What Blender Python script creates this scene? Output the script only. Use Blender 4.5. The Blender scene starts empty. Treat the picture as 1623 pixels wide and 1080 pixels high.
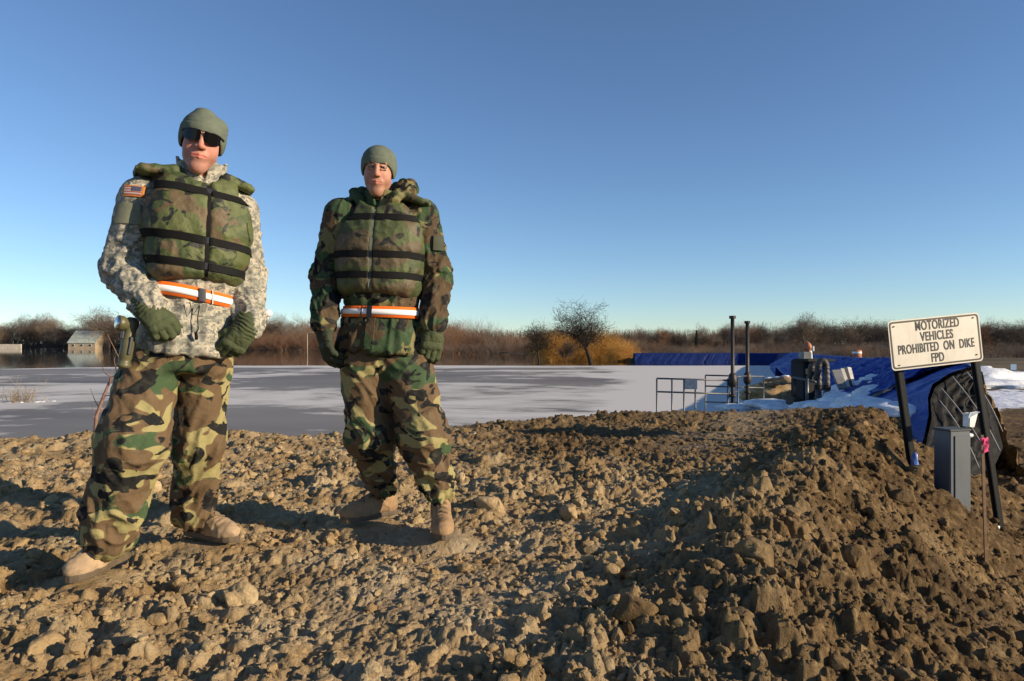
import bpy, math, random, time
import numpy as np
from mathutils import Vector, Matrix
T0 = time.time()
rng = np.random.RandomState(7)
random.seed(7)
scene = bpy.context.scene
COL = scene.collection

# ------------------------------------------------------------------ camera, sky, sun, exposure
CAMZ, F, CU, CV = 0.89, 1082.0, 811.5, 545.0        # eye height and the 24 mm lens in photograph pixels
cam_data = bpy.data.cameras.new('camera'); cam = bpy.data.objects.new('camera', cam_data); COL.objects.link(cam)
cam_data.sensor_width = 36.0; cam_data.lens = 24.0; cam_data.clip_start = 0.05; cam_data.clip_end = 6000
cam.location = (0, 0, CAMZ); cam.rotation_euler = (math.radians(90 + 0.27), 0, 0)
scene.camera = cam
SUN_AZ, SUN_EL = math.radians(110.0), math.radians(17.0)
sun_dir = Vector((math.sin(SUN_AZ) * math.cos(SUN_EL), math.cos(SUN_AZ) * math.cos(SUN_EL), math.sin(SUN_EL)))
world = bpy.data.worlds.new('World'); scene.world = world; world.use_nodes = True
wn = world.node_tree; wn.nodes.clear()
wo = wn.nodes.new('ShaderNodeOutputWorld'); wb = wn.nodes.new('ShaderNodeBackground'); ws = wn.nodes.new('ShaderNodeTexSky')
ws.sky_type = 'NISHITA'; ws.sun_disc = False; ws.sun_elevation = SUN_EL; ws.sun_rotation = SUN_AZ
ws.altitude = 1200; ws.air_density = 1.0; ws.dust_density = 0.0; ws.ozone_density = 1.5
wb.inputs['Strength'].default_value = 0.10
wt_ = wn.nodes.new('ShaderNodeMix'); wt_.data_type = 'RGBA'; wt_.blend_type = 'MULTIPLY'; wt_.inputs[0].default_value = 1.0; wt_.inputs[7].default_value = (0.74, 0.88, 1.06, 1)
wn.links.new(ws.outputs[0], wt_.inputs[6]); wn.links.new(wt_.outputs[2], wb.inputs['Color']); wn.links.new(wb.outputs[0], wo.inputs['Surface'])
sl = bpy.data.lights.new('sun', 'SUN'); sl.energy = 5.0; sl.angle = math.radians(0.53); sl.color = (1.0, 0.82, 0.58)
so = bpy.data.objects.new('sun', sl); COL.objects.link(so)
so.rotation_euler = sun_dir.to_track_quat('Z', 'Y').to_euler(); so.location = (20, -10, 12)
scene.view_settings.view_transform = 'Standard'; scene.view_settings.look = 'None'
scene.view_settings.gamma = 1.0; scene.view_settings.use_curve_mapping = False
scene.view_settings.exposure = 0.5
scene.render.engine = 'CYCLES'

def W(u, v, Y):
    return np.array([(u - CU) / F * Y, Y, CAMZ - (v - CV) / F * Y])

# ------------------------------------------------------------------ numpy noise
_tab = rng.randint(0, 1 << 30, 8192).astype(np.int64)
_g3 = rng.normal(size=(8192, 3)); _g3 /= np.linalg.norm(_g3, axis=1)[:, None]
_an = rng.rand(8192) * 2 * np.pi
_g2 = np.stack([np.cos(_an), np.sin(_an)], 1)
_r1 = rng.rand(8192); _r2 = rng.rand(8192); _r3 = rng.rand(8192)
def _h(ix, iy, iz=0):
    return ((ix * 73856093) ^ (iy * 19349663) ^ (iz * 83492791)) & 8191
def _fade(t): return t * t * t * (t * (t * 6 - 15) + 10)
def pn2(x, y, seed=0):
    xi = np.floor(x).astype(np.int64); yi = np.floor(y).astype(np.int64)
    xf = x - xi; yf = y - yi; u = _fade(xf); v = _fade(yf)
    def g(dx, dy):
        k = _h(xi + dx, yi + dy, seed + 11)
        return _g2[k, 0] * (xf - dx) + _g2[k, 1] * (yf - dy)
    a = g(0, 0); b = g(1, 0); c = g(0, 1); d = g(1, 1)
    ab = a + u * (b - a); cd = c + u * (d - c)
    return (ab + v * (cd - ab)) * 1.5
def pn3(x, y, z, seed=0):
    xi = np.floor(x).astype(np.int64); yi = np.floor(y).astype(np.int64); zi = np.floor(z).astype(np.int64)
    xf = x - xi; yf = y - yi; zf = z - zi; u = _fade(xf); v = _fade(yf); w = _fade(zf)
    s = seed * 57
    def g(a, b, c):
        k = _h(xi + a + s, yi + b, zi + c)
        return _g3[k, 0] * (xf - a) + _g3[k, 1] * (yf - b) + _g3[k, 2] * (zf - c)
    x00 = g(0,0,0); x00 = x00 + u * (g(1,0,0) - x00)
    x10 = g(0,1,0); x10 = x10 + u * (g(1,1,0) - x10)
    x01 = g(0,0,1); x01 = x01 + u * (g(1,0,1) - x01)
    x11 = g(0,1,1); x11 = x11 + u * (g(1,1,1) - x11)
    y0 = x00 + v * (x10 - x00); y1 = x01 + v * (x11 - x01)
    return (y0 + w * (y1 - y0)) * 1.5
def fbm2(x, y, o=4, seed=0):
    s = 0; a = 1; t = 0
    for i in range(o):
        s = s + a * pn2(x * 2 ** i, y * 2 ** i, seed + i * 7); t += a; a *= 0.5
    return s / t
def fbm3(x, y, z, o=3, seed=0):
    s = 0; a = 1; t = 0
    for i in range(o):
        s = s + a * pn3(x * 2 ** i, y * 2 ** i, z * 2 ** i, seed + i * 7); t += a; a *= 0.5
    return s / t
def cell2(x, y, seed=0):
    xi = np.floor(x).astype(np.int64); yi = np.floor(y).astype(np.int64)
    f1 = np.full(x.shape, 9.0); f2 = np.full(x.shape, 9.0); idv = np.zeros(x.shape)
    for dx in (-1, 0, 1):
        for dy in (-1, 0, 1):
            k = _h(xi + dx, yi + dy, seed + 3)
            px = xi + dx + 0.1 + 0.8 * _r1[k]; py = yi + dy + 0.1 + 0.8 * _r2[k]
            d = np.hypot(px - x, py - y)
            m = d < f1
            f2 = np.where(m, f1, np.minimum(f2, d)); idv = np.where(m, _r3[k], idv); f1 = np.where(m, d, f1)
    return f1, f2, idv
def sstep(a, b, x):
    t = np.clip((x - a) / (b - a), 0, 1); return t * t * (3 - 2 * t)

# ------------------------------------------------------------------ meshes
def mk(name, V, faces, mat=None, parent=None, smooth=False, origin=(0, 0, 0), attrs=None):
    """V (n,3) world positions; faces: list of int arrays with 3 or 4 columns"""
    V = np.asarray(V, dtype=np.float64) - np.asarray(origin)
    me = bpy.data.meshes.new(name)
    fl = [np.asarray(f, dtype=np.int32) for f in faces if len(f)]
    n = sum(len(f) for f in fl); nl = sum(f.size for f in fl)
    me.vertices.add(len(V)); me.vertices.foreach_set('co', V.astype(np.float32).ravel())
    me.loops.add(nl); me.polygons.add(n)
    me.loops.foreach_set('vertex_index', np.concatenate([f.ravel() for f in fl]))
    starts = []; s = 0
    for f in fl:
        starts.append(s + np.arange(len(f)) * f.shape[1]); s += f.size
    me.polygons.foreach_set('loop_start', np.concatenate(starts).astype(np.int32))
    me.update(calc_edges=True); me.validate()
    me.polygons.foreach_set('use_smooth', [bool(smooth)] * len(me.polygons))
    if attrs:
        for k, a in attrs.items():
            at = me.attributes.new(k, 'FLOAT', 'POINT'); at.data.foreach_set('value', np.asarray(a, dtype=np.float32))
    if mat: me.materials.append(mat)
    o = bpy.data.objects.new(name, me); COL.objects.link(o)
    if parent is not None:
        o.parent = parent; o.location = tuple(np.asarray(origin, dtype=float) - np.array(ROOT.get(parent.name, (0, 0, 0))))
        ROOT[o.name] = tuple(origin)
    else:
        o.location = tuple(origin); ROOT[o.name] = tuple(origin)
    return o
ROOT = {}
def tag(o, label=None, cat=None, group=None, kind=None):
    if label: o['label'] = label
    if cat: o['category'] = cat
    if group: o['group'] = group
    if kind: o['kind'] = kind
    return o
def empty(name, loc, label, cat, group=None):
    o = bpy.data.objects.new(name, None); COL.objects.link(o); o.location = tuple(loc); o.empty_display_size = 0.2
    ROOT[o.name] = tuple(loc)
    return tag(o, label, cat, group)
def copy_tree(o, parent=None):
    c = o.copy(); COL.objects.link(c); c.parent = parent
    for ch in list(o.children): copy_tree(ch, c)
    return c

class MB:
    def __init__(s): s.V = []; s.Q = []; s.T = []; s.n = 0
    def add(s, V, F):
        V = np.asarray(V, float); s.V.append(V)
        for f in F:
            f = np.asarray(f, dtype=np.int64)
            if not len(f): continue
            (s.Q if f.shape[1] == 4 else s.T).append(f + s.n)
        s.n += len(V); return s
    def build(s, name, mat, parent=None, smooth=False, origin=None, attrs=None):
        V = np.concatenate(s.V)
        F = []
        if s.Q: F.append(np.concatenate(s.Q))
        if s.T: F.append(np.concatenate(s.T))
        if origin is None: origin = ROOT.get(parent.name, (0, 0, 0)) if parent is not None else (0, 0, 0)
        return mk(name, V, F, mat, parent, smooth, origin, attrs)
    def box(s, c, size, R=None, bevel=0.0):
        c = np.asarray(c, float); h = np.asarray(size, float) / 2
        b = min(bevel, h.min() * 0.9)
        if b <= 0:
            V = np.array([[x, y, z] for x in (-1, 1) for y in (-1, 1) for z in (-1, 1)], float) * h
            Fq = [[0,1,3,2],[4,6,7,5],[0,4,5,1],[2,3,7,6],[0,2,6,4],[1,5,7,3]]
            Ft = []
        else:
            V = []; idx = {}
            for x in (-1, 1):
                for y in (-1, 1):
                    for z in (-1, 1):
                        sg = np.array([x, y, z])
                        for a in range(3):
                            v = sg * (h - b); v = v.astype(float); v[a] = sg[a] * h[a]
                            idx[(x, y, z, a)] = len(V); V.append(v)
            V = np.array(V); Fq = []; Ft = []
            for a in range(3):
                o1, o2 = [(1, 2), (2, 0), (0, 1)][a]
                for sg in (-1, 1):
                    ring = []
                    for p, q in ((-1, -1), (1, -1), (1, 1), (-1, 1)):
                        k = [0, 0, 0]; k[a] = sg; k[o1] = p; k[o2] = q; ring.append(idx[(k[0], k[1], k[2], a)])
                    Fq.append(ring if sg > 0 else ring[::-1])
            for a in range(3):
                o1, o2 = [(1, 2), (2, 0), (0, 1)][a]
                for p in (-1, 1):
                    for q in (-1, 1):
                        k0 = [0, 0, 0]; k0[a] = -1; k0[o1] = p; k0[o2] = q
                        k1 = list(k0); k1[a] = 1
                        r = [idx[(*k0, o1)], idx[(*k1, o1)], idx[(*k1, o2)], idx[(*k0, o2)]]
                        Fq.append(r if p * q < 0 else r[::-1])
            for x in (-1, 1):
                for y in (-1, 1):
                    for z in (-1, 1):
                        r = [idx[(x, y, z, 0)], idx[(x, y, z, 1)], idx[(x, y, z, 2)]]
                        Ft.append(r if x * y * z > 0 else r[::-1])
        if R is not None: V = V @ np.asarray(R).T
        s.add(V + c, [Fq, Ft] if Ft else [Fq]); return s
    def tube(s, pts, rad, n=8, cap=True, flat=1.0):
        P = np.asarray(pts, float); m = len(P)
        r = np.full(m, rad, float) if np.isscalar(rad) else np.asarray(rad, float)
        Tn = np.gradient(P, axis=0); Tn /= np.linalg.norm(Tn, axis=1)[:, None] + 1e-12
        up = np.array([0, 0, 1.0]) if abs(Tn[0, 2]) < 0.9 else np.array([1.0, 0, 0])
        ang = np.arange(n) / n * 2 * np.pi; V = []
        a = np.cross(Tn[0], up); a /= np.linalg.norm(a)
        for i in range(m):
            a = a - Tn[i] * (a @ Tn[i]); a /= np.linalg.norm(a) + 1e-12; b = np.cross(Tn[i], a)
            V.append(P[i] + r[i] * (np.cos(ang)[:, None] * a + flat * np.sin(ang)[:, None] * b))
        V = np.concatenate(V)
        i, j = np.meshgrid(np.arange(m - 1), np.arange(n), indexing='ij'); i = i.ravel(); j = j.ravel(); k = (j + 1) % n
        Q = np.stack([i * n + j, i * n + k, (i + 1) * n + k, (i + 1) * n + j], 1)
        T = []
        if cap and n > 2:
            V = np.concatenate([V, P[:1], P[-1:]]); c0 = m * n; c1 = c0 + 1
            T = [[c0, (j + 1) % n, j] for j in range(n)] + [[c1, (m - 1) * n + j, (m - 1) * n + (j + 1) % n] for j in range(n)]
        s.add(V, [Q, T] if len(T) else [Q]); return s
    def grid(s, G):
        """G (a,b,3) -> quads"""
        a, b = G.shape[:2]
        i, j = np.meshgrid(np.arange(a - 1), np.arange(b - 1), indexing='ij'); i = i.ravel(); j = j.ravel()
        s.add(G.reshape(-1, 3), [np.stack([i * b + j, i * b + j + 1, (i + 1) * b + j + 1, (i + 1) * b + j], 1)]); return s

def rotz(a): c, s_ = math.cos(a), math.sin(a); return np.array([[c, -s_, 0], [s_, c, 0], [0, 0, 1.0]])
def rotx(a): c, s_ = math.cos(a), math.sin(a); return np.array([[1.0, 0, 0], [0, c, -s_], [0, s_, c]])
def roty(a): c, s_ = math.cos(a), math.sin(a); return np.array([[c, 0, s_], [0, 1.0, 0], [-s_, 0, c]])

# ------------------------------------------------------------------ materials
class NT:
    def __init__(s, name):
        s.m = bpy.data.materials.new(name); s.m.use_nodes = True; s.t = s.m.node_tree
        s.b = s.t.nodes['Principled BSDF']; s.out = s.t.nodes['Material Output']
        s.tc = s.t.nodes.new('ShaderNodeTexCoord')
    def n(s, typ, **kw):
        nd = s.t.nodes.new(typ)
        for k, v in kw.items(): setattr(nd, k, v)
        return nd
    def l(s, a, b): s.t.links.new(a, b)
    def mapping(s, scale=(1, 1, 1), rot=(0, 0, 0), loc=(0, 0, 0), src=None):
        m = s.n('ShaderNodeMapping'); m.inputs['Scale'].default_value = scale; m.inputs['Rotation'].default_value = rot; m.inputs['Location'].default_value = loc
        s.l(src or s.tc.outputs['Object'], m.inputs['Vector']); return m.outputs[0]
    def noise(s, vec, scale, detail=4, rough=0.55, dist=0.0):
        nd = s.n('ShaderNodeTexNoise'); nd.inputs['Scale'].default_value = scale; nd.inputs['Detail'].default_value = detail
        nd.inputs['Roughness'].default_value = rough; nd.inputs['Distortion'].default_value = dist
        s.l(vec, nd.inputs['Vector']); return nd.outputs['Fac']
    def ramp(s, fac, stops, interp='LINEAR'):
        r = s.n('ShaderNodeValToRGB'); r.color_ramp.interpolation = interp; e = r.color_ramp.elements
        while len(e) > 1: e.remove(e[-1])
        e[0].position = stops[0][0]; e[0].color = (*stops[0][1], 1) if len(stops[0][1]) == 3 else stops[0][1]
        for p, c in stops[1:]:
            x = e.new(p); x.color = (*c, 1) if len(c) == 3 else c
        s.l(fac, r.inputs[0]); return r.outputs[0]
    def mix(s, fac, a, b, blend='MIX'):
        m = s.n('ShaderNodeMix', data_type='RGBA', blend_type=blend)
        for inp, v in ((m.inputs[0], fac), (m.inputs[6], a), (m.inputs[7], b)):
            if isinstance(v, (int, float)): inp.default_value = v
            elif isinstance(v, tuple): inp.default_value = (*v, 1)
            else: s.l(v, inp)
        return m.outputs[2]
    def math(s, op, a, b=0.0, clamp=False):
        m = s.n('ShaderNodeMath', operation=op, use_clamp=clamp)
        for inp, v in ((m.inputs[0], a), (m.inputs[1], b)):
            if isinstance(v, (int, float)): inp.default_value = v
            else: s.l(v, inp)
        return m.outputs[0]
    def bump(s, h, strength=0.3, dist=0.01, normal=None):
        b = s.n('ShaderNodeBump'); b.inputs['Strength'].default_value = strength; b.inputs['Distance'].default_value = dist
        s.l(h, b.inputs['Height'])
        if normal: s.l(normal, b.inputs['Normal'])
        s.l(b.outputs[0], s.b.inputs['Normal']); return b.outputs[0]
    def attr(s, name):
        a = s.n('ShaderNodeAttribute'); a.attribute_name = name; return a.outputs['Fac']
    def col(s, c):
        if isinstance(c, tuple): s.b.inputs['Base Color'].default_value = (*c, 1)
        else: s.l(c, s.b.inputs['Base Color'])
    def rough(s, r):
        if isinstance(r, (int, float)): s.b.inputs['Roughness'].default_value = r
        else: s.l(r, s.b.inputs['Roughness'])

def simple(name, c, rough=0.7, metal=0.0, var=0.25, scale=8.0, bump=0.0, bscale=60.0, spec=None):
    t = NT(name)
    v = t.noise(t.tc.outputs['Object'], scale, 5, 0.6)
    d = tuple(x * (1 - var) for x in c); l_ = tuple(min(1, x * (1 + var)) for x in c)
    t.col(t.ramp(v, [(0.3, d), (0.7, l_)])); t.rough(rough); t.b.inputs['Metallic'].default_value = metal
    if spec is not None: t.b.inputs['Specular IOR Level'].default_value = spec
    if bump: t.bump(t.noise(t.tc.outputs['Object'], bscale, 3), bump, 0.004)
    return t.m

# ------------------------------------------------------------------ signed distance fields and their meshing
def sdf_mesh(f, xs, ys, zs, B=8):
    """surface nets over a rectilinear grid, evaluated only in blocks near the surface"""
    def pad(a):
        n = math.ceil(len(a) / B) * B; st = a[-1] - a[-2]
        return np.concatenate([a, a[-1] + st * np.arange(1, n - len(a) + 1)])
    xs, ys, zs = pad(xs), pad(ys), pad(zs)
    nx, ny, nz = len(xs), len(ys), len(zs); bx, by, bz = nx // B, ny // B, nz // B
    def blk(a):
        a = a.reshape(-1, B); return (a[:, 0] + a[:, -1]) / 2, (a[:, -1] - a[:, 0]) / 2 * B / (B - 1)
    cx, hx = blk(xs); cy, hy = blk(ys); cz, hz = blk(zs)
    C = np.stack(np.meshgrid(cx, cy, cz, indexing='ij'), -1).reshape(-1, 3)
    Hh = np.stack(np.meshgrid(hx, hy, hz, indexing='ij'), -1).reshape(-1, 3)
    R = np.linalg.norm(Hh, axis=1)
    d = f(C); act = np.abs(d) < R * 1.35 + 0.004
    D = np.repeat(np.repeat(np.repeat(np.where(d > 0, 1.0, -1.0).reshape(bx, by, bz), B, 0), B, 1), B, 2).astype(np.float32)
    ai = np.argwhere(act.reshape(bx, by, bz))
    if len(ai) == 0: return np.zeros((0, 3)), np.zeros((0, 4), int)
    o = np.arange(B); ox, oy, oz = np.meshgrid(o, o, o, indexing='ij'); oo = np.stack([ox, oy, oz], -1).reshape(-1, 3)
    I = (ai[:, None, :] * B + oo[None]).reshape(-1, 3)
    for s in range(0, len(I), 400000):
        J = I[s:s + 400000]
        D[J[:, 0], J[:, 1], J[:, 2]] = f(np.stack([xs[J[:, 0]], ys[J[:, 1]], zs[J[:, 2]]], 1))
    S = D < 0
    c = [S[i:nx - 1 + i, j:ny - 1 + j, k:nz - 1 + k] for i in (0, 1) for j in (0, 1) for k in (0, 1)]
    an = c[0].copy(); al = c[0].copy()
    for q in c[1:]: an |= q; al &= q
    M = np.argwhere(an & ~al)
    cid = -np.ones((nx - 1, ny - 1, nz - 1), np.int32); cid[M[:, 0], M[:, 1], M[:, 2]] = np.arange(len(M))
    offs = np.array([[i, j, k] for i in (0, 1) for j in (0, 1) for k in (0, 1)])
    X = np.stack([xs, ], 0)
    val = [D[M[:, 0] + a[0], M[:, 1] + a[1], M[:, 2] + a[2]] for a in offs]
    pos = [np.stack([xs[M[:, 0] + a[0]], ys[M[:, 1] + a[1]], zs[M[:, 2] + a[2]]], 1) for a in offs]
    acc = np.zeros((len(M), 3)); cnt = np.zeros(len(M))
    for e in range(8):
        for g in range(e + 1, 8):
            if np.abs(offs[e] - offs[g]).sum() != 1: continue
            m = (val[e] < 0) != (val[g] < 0)
            t = np.where(m, val[e] / (val[e] - val[g] + 1e-20 * (val[e] == val[g])), 0)[:, None]
            acc += np.where(m[:, None], pos[e] + t * (pos[g] - pos[e]), 0); cnt += m
    V = acc / cnt[:, None]
    Q = []
    for ax in range(3):
        sl0 = [slice(None)] * 3; sl1 = [slice(None)] * 3; sl0[ax] = slice(0, -1); sl1[ax] = slice(1, None)
        A = S[tuple(sl0)]; Bb = S[tuple(sl1)]
        E = np.argwhere(A != Bb); o1, o2 = [(1, 2), (2, 0), (0, 1)][ax]
        ok = (E[:, o1] > 0) & (E[:, o2] > 0) & (E[:, o1] < D.shape[o1] - 1) & (E[:, o2] < D.shape[o2] - 1); E = E[ok]
        inside = A[E[:, 0], E[:, 1], E[:, 2]]
        u1 = np.zeros(3, int); u1[o1] = 1; u2 = np.zeros(3, int); u2[o2] = 1
        g = lambda K: cid[K[:, 0], K[:, 1], K[:, 2]]
        q = np.stack([g(E - u1 - u2), g(E - u2), g(E), g(E - u1)], 1)
        q = np.where(inside[:, None], q, q[:, ::-1]); Q.append(q)
    Q = np.concatenate(Q); Q = Q[(Q >= 0).all(1)]
    return V, Q
def rng_axis(lo, hi, h): return np.arange(lo, hi + h, h)
def vnormals(V, Q):
    n = np.cross(V[Q[:, 2]] - V[Q[:, 0]], V[Q[:, 3]] - V[Q[:, 1]])
    N = np.zeros_like(V)
    for k in range(4): np.add.at(N, Q[:, k], n)
    return N / (np.linalg.norm(N, axis=1)[:, None] + 1e-12)
def vsmooth(V, Q, it=1, lam=0.5):
    for _ in range(it):
        S = np.zeros_like(V); c = np.zeros(len(V))
        for a, b in ((0, 1), (1, 2), (2, 3), (3, 0)):
            np.add.at(S, Q[:, a], V[Q[:, b]]); np.add.at(S, Q[:, b], V[Q[:, a]])
            np.add.at(c, Q[:, a], 1); np.add.at(c, Q[:, b], 1)
        V = V + lam * (S / np.maximum(c, 1)[:, None] - V)
    return V
def smin(a, b, k):
    h = np.clip(0.5 + 0.5 * (b - a) / k, 0, 1); return b + h * (a - b) - k * h * (1 - h)
def smax(a, b, k): return -smin(-a, -b, k)
def sd_ell(p, c, r):
    q = p - np.asarray(c); r = np.asarray(r, float)
    k0 = np.linalg.norm(q / r, axis=1); k1 = np.linalg.norm(q / (r * r), axis=1)
    return k0 * (k0 - 1) / np.maximum(k1, 1e-9)
def sd_cone(p, a, b, ra, rb):
    a = np.asarray(a, float); b = np.asarray(b, float); ab = b - a
    t = np.clip(((p - a) @ ab) / (ab @ ab), 0, 1)
    return np.linalg.norm(p - a - t[:, None] * ab, axis=1) - (ra + (rb - ra) * t)
def sd_box(p, c, h, R=None, r=0.0):
    q = p - np.asarray(c)
    if R is not None: q = q @ np.asarray(R)          # R columns = local axes
    q = np.abs(q) - (np.asarray(h) - r)
    return np.linalg.norm(np.maximum(q, 0), axis=1) + np.minimum(q.max(1), 0) - r
def sd_chain(p, pts, rad, k=0.0):
    d = None
    for i in range(len(pts) - 1):
        e = sd_cone(p, pts[i], pts[i + 1], rad[i], rad[i + 1])
        d = e if d is None else (smin(d, e, k) if k else np.minimum(d, e))
    return d
def trace(f, O, D, off=0.0, maxd=0.6, n=48, fac=0.7):
    t = np.zeros(len(O)); off = np.broadcast_to(off, len(O))
    for _ in range(n):
        d = f(O + D * t[:, None]) - off; t = np.minimum(t + d * fac, maxd)
    return O + D * t[:, None]
def chain_coords(P, pts, ref=(0, 0, 1.0)):
    """arc length along a chain of joints, angle round it, distance from it"""
    best = np.full(len(P), 1e9); T = np.zeros(len(P)); A = np.zeros(len(P)); s = 0
    for i in range(len(pts) - 1):
        a, b = np.asarray(pts[i]), np.asarray(pts[i + 1]); ab = b - a; L = np.linalg.norm(ab); ax = ab / L
        t = np.clip((P - a) @ ax, 0, L); q = P - a - t[:, None] * ax; d = np.linalg.norm(q, axis=1)
        e1 = np.cross(ax, [0.0, 1.0, 0.0]); e1 /= np.linalg.norm(e1); e2 = np.cross(ax, e1)
        ang = np.arctan2(q @ e2, q @ e1); m = d < best
        best = np.where(m, d, best); T = np.where(m, s + t, T); A = np.where(m, ang, A); s += L
    return T, A, best
def ico(sub):
    import bmesh
    bm = bmesh.new(); bmesh.ops.create_icosphere(bm, subdivisions=sub, radius=1.0)
    V = np.array([v.co[:] for v in bm.verts]); Fc = np.array([[v.index for v in f.verts] for f in bm.faces]); bm.free(); return V, Fc
# ------------------------------------------------------------------ the terrain
WATER = -1.5
SUNK = [(-1.61, 2.63, 0.16), (-1.36, 3.10, 0.16), (-0.73, 3.44, 0.16), (-0.325, 3.18, 0.16)]     # where boots stand
CREST_X = [-30, -12, -6, -3.2, -1.6, -0.6, 0.2, 1.1, 2.2, 3.2, 4.2, 5.2, 7]
CREST_Y = [9.0, 6.6, 6.3, 6.55, 6.75, 7.25, 7.75, 8.5, 8.9, 9.1, 9.3, 9.3, 8.2]
LEV = np.array([[6.35, 9.5, .55], [7.5, 12, .5], [9, 15, .44], [13, 25, .3], [19, 42, .12], [26, 62, 0], [32, 78, -.20], [33, 84, -.30], [29, 87, -.34], [16, 87, -.34], [8, 87, -.34]])
def shore_r(t):
    return np.interp(t, [-3, -.75, -.42, -.15, -.05, .05, .15, .175, .19, 2], [330, 330, 320, 240, 170, 135, 118, 108, 90, 90])
def macro(x, y):
    p = .86 * x - .5 * (y - 3); s = .5 * x + .86 * (y - 3)
    w = fbm2(x * .8, y * .8, 2, 5)
    pr = p - 1.02 + .2 * w
    z = -0.68 * np.where(pr > 0, np.sqrt(pr * pr + .02) - .14, 0) * sstep(-2, 2.5, s)
    z = np.maximum(z, -1.0)
    z = z * np.where(pr > 0, 1, 0)
    # windrow of spoil along the edge of the dike top
    pc = .82 + .30 * sstep(0, 5, s) + .18 * pn2(s * .9, s * 0 + 3.3)
    amp = (.15 + .10 * pn2(s * 1.7, s * 0 + 8.1)) * sstep(-1.2, .8, s) * (1 - .55 * sstep(3.2, 5.5, s))
    z = z + amp * np.exp(-((p - pc) / np.where(p < pc, .30, .55)) ** 2)
    # water side
    yb = np.interp(x, CREST_X, CREST_Y) + .12 * pn2(x * 1.3, x * 0 + 1.7)
    dc = y - yb
    q = x - .43 * (y - 9) - 3.1
    lim = np.interp(q + .5 * pn2(x * .5, y * .5, 9), [-.4, .5, 1.6], [3.0, 1.35, .55])
    side = np.where(dc > 0, -np.minimum(lim, .5 * (np.sqrt(dc * dc + .02) - .14)), 0.05 * np.exp(-(dc / .35) ** 2))
    return z, side, p, s, q, dc
def lev_side(x, y):
    """signed distance from the levee's crest line: positive on the land side"""
    P = np.stack([x, y], -1); best = np.full(x.shape, 1e9); sg = np.zeros(x.shape)
    for i in range(len(LEV) - 1):
        a, b = LEV[i, :2], LEV[i + 1, :2]; ab = b - a; L2 = ab @ ab
        t = np.clip(((P - a) @ ab) / L2, 0, 1) if i else np.clip(((P - a) @ ab) / L2, -2, 1)
        d = P - a - t[..., None] * ab; dd = np.hypot(d[..., 0], d[..., 1])
        c = -(ab[0] * d[..., 1] - ab[1] * d[..., 0]) / math.sqrt(L2)
        m = dd < best; best = np.where(m, dd, best); sg = np.where(m, np.sign(c), sg)
    return best * sg
def dome(x, y, sc, seed, lo=.08, hi=.42):
    f1, f2, i = cell2(x / sc, y / sc, seed)
    return i * sstep(lo, hi, f2 - f1) * (1 - .55 * f1 * f1)
def trodden(x, y, p, s):
    c = np.exp(-(((x + .45 - .1 * (y - 2)) / .60) ** 2 + ((y - 2.75) / .85) ** 2)) * .85
    c = np.maximum(c, .6 * np.exp(-(((p + .15) / .35) ** 2)) * sstep(2.5, 4, s))
    return c * (.75 + .5 * fbm2(x * 2.2, y * 2.2, 2, 55))
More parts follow.
